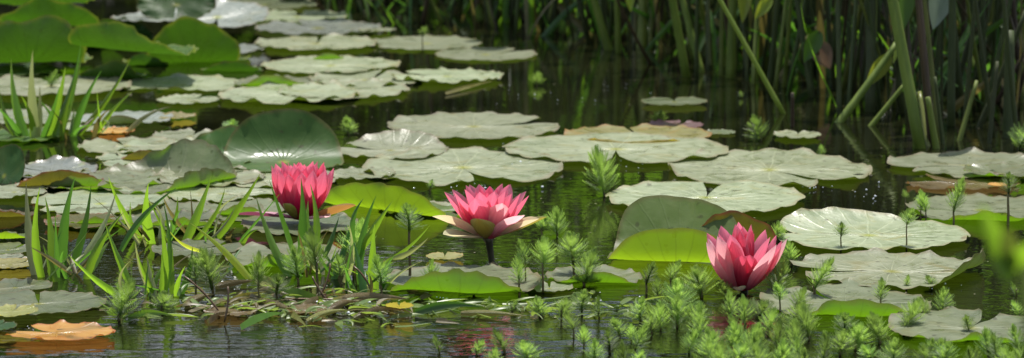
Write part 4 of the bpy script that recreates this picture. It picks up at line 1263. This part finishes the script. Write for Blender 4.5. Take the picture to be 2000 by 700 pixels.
# dense shaded reeds behind: prototypes, then copies
LABD = 'dense dark reed plant in the shaded bed behind the traced olive stems'.replace('traced ', '')
protos = []
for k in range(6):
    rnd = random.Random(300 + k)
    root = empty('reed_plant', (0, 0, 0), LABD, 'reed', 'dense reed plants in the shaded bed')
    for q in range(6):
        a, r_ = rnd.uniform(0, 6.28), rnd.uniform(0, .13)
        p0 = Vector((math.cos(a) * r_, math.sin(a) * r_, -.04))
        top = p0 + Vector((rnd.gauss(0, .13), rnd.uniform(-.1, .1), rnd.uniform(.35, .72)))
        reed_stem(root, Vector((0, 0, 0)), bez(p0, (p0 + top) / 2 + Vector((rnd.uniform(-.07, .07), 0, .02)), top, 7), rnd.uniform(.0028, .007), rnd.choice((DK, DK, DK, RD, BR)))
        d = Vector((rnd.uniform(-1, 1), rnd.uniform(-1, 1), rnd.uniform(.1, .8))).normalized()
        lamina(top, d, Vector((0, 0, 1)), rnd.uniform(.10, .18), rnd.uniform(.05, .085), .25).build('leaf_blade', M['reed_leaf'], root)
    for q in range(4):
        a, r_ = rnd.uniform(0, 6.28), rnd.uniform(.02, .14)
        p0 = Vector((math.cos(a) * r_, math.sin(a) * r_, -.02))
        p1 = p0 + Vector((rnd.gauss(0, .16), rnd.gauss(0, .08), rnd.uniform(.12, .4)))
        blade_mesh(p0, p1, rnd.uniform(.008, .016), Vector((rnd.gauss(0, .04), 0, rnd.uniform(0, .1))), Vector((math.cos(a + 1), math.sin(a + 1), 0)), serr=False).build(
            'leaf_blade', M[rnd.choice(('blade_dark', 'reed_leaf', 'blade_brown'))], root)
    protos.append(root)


def copy_tree(o):
    c = o.copy()
    COL.objects.link(c)
    for ch in o.children:
        k = ch.copy()
        COL.objects.link(k)
        k.parent = c
    return c


LINE = [(560, -40), (640, -10), (700, 28), (900, 62), (1150, 84), (1300, 112), (1450, 150), (1600, 196), (1720, 222), (1850, 236), (2080, 250)]


def edge_y(x):
    x = max(x, LINE[0][0])
    for (xa, ya), (xb, yb) in zip(LINE, LINE[1:]):
        if xa <= x <= xb:
            return ya + (yb - ya) * (x - xa) / (xb - xa)
    return LINE[-1][1]


rnd = random.Random(8)
used = 0
spots = []
for row in range(6):
    for i in range(14):
        px = 650 + i * 108 + rnd.uniform(-45, 45) + (60 if row % 2 else 0)
        if px > 2080:
            continue
        e = P(px, edge_y(px), 0)
        yy = e.y + .16 + row * .27 + rnd.uniform(-.06, .06)
        xx = e.x * yy / e.y
        if yy > 9.5:
            continue
        spots.append((xx, yy))
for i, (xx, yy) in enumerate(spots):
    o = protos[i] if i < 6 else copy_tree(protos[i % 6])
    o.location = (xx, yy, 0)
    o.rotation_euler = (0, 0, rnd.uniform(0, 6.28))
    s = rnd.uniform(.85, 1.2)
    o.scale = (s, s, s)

# ------------------------------------------------------------------ plant close to the viewer, out of focus
pc = PD(1955, 470, 1.4)
root = empty('marsh_sprig', (pc.x, pc.y, 0), 'blurred yellow-green leafy shoot close to the viewer at the frame edge', 'water plant')
c0 = Vector((pc.x, pc.y, 0))
b = MB()
b.tube(bez(Vector((pc.x + .03, pc.y, -.05)), Vector((pc.x + .03, pc.y, pc.z * .5)), pc + Vector((.012, 0, -.005)), 10), .0022)
b.build('stem', M['reed'], root, c0)
for (x0, y0, x1, y1, wd, mt) in ((1965, 530, 1915, 395, 42, 'blade'), (1975, 520, 1958, 440, 50, 'blade_yellow'), (1975, 530, 2010, 470, 60, 'blade'), (1980, 545, 1935, 500, 40, 'blade')):
    p0, p1 = PD(x0, y0, 1.4), PD(x1, y1, 1.38)
    lamina(p0, (p1 - p0).normalized(), Vector((.2, -.9, .3)).normalized(), (p1 - p0).length, wd * mpp(p0), .02).build('leaf_blade', M[mt], root, c0)

# ------------------------------------------------------------------ white beads standing in for sparkles on droplets and ripples, and bubbles
rnd = random.Random(3)
b = MB()


def bead(p, r):
    i0 = len(b.v)
    for j in range(5):
        th = PI * j / 4
        for k in range(8):
            b.add(p + Vector((math.sin(th) * math.cos(k * PI / 4), math.sin(th) * math.sin(k * PI / 4), math.cos(th) * .8)) * r, (0, 0))
    for j in range(4):
        for k in range(8):
            b.f.append((i0 + j * 8 + k, i0 + (j + 1) * 8 + k, i0 + (j + 1) * 8 + (k + 1) % 8, i0 + j * 8 + (k + 1) % 8))


for (cx, cy, sx, sy, nn) in ((1050, 290, 60, 14, 16), (1020, 315, 70, 6, 10), (730, 187, 30, 3, 4), (595, 200, 12, 3, 4), (1720, 470, 60, 10, 8), (930, 365, 90, 5, 9), (600, 598, 160, 14, 34), (860, 583, 20, 4, 4),
                         (1600, 365, 40, 3, 8), (1240, 325, 40, 8, 6), (68, 640, 18, 6, 7), (1180, 185, 300, 20, 14), (1700, 380, 40, 20, 8), (440, 560, 50, 30, 12), (1200, 580, 120, 12, 8), (1850, 560, 60, 12, 6), (225, 405, 12, 3, 5)):
    for _ in range(nn):
        p = P(cx + rnd.gauss(0, sx * .6), cy + rnd.gauss(0, sy * .6), .004)
        bead(p, rnd.uniform(.0006, .0012) if rnd.random() < .75 else rnd.uniform(.0012, .0026))
bs = MB()
for _ in range(260):
    p = P(rnd.uniform(500, 2000), rnd.uniform(120, 640), .0009)
    rr_ = rnd.uniform(.0008, .0022)
    th0 = rnd.uniform(0, 6)
    bs.f.append(tuple(bs.add(p + Vector((math.cos(th0 + q * 1.26) * rr_ * rnd.uniform(.6, 1.2), math.sin(th0 + q * 1.26) * rr_ * rnd.uniform(.6, 1.6), 0))) for q in range(5)))
tag(bs.build('pollen_dust', M['twig'], smooth=False), 'pale pollen and plant crumbs scattered on the dark water', 'pollen', kind='stuff')
tag(b.build('water_sparkles', M['sparkle']), 'tiny white beads standing in for sun sparkles and bubbles on water and pads', 'bubbles', kind='stuff')
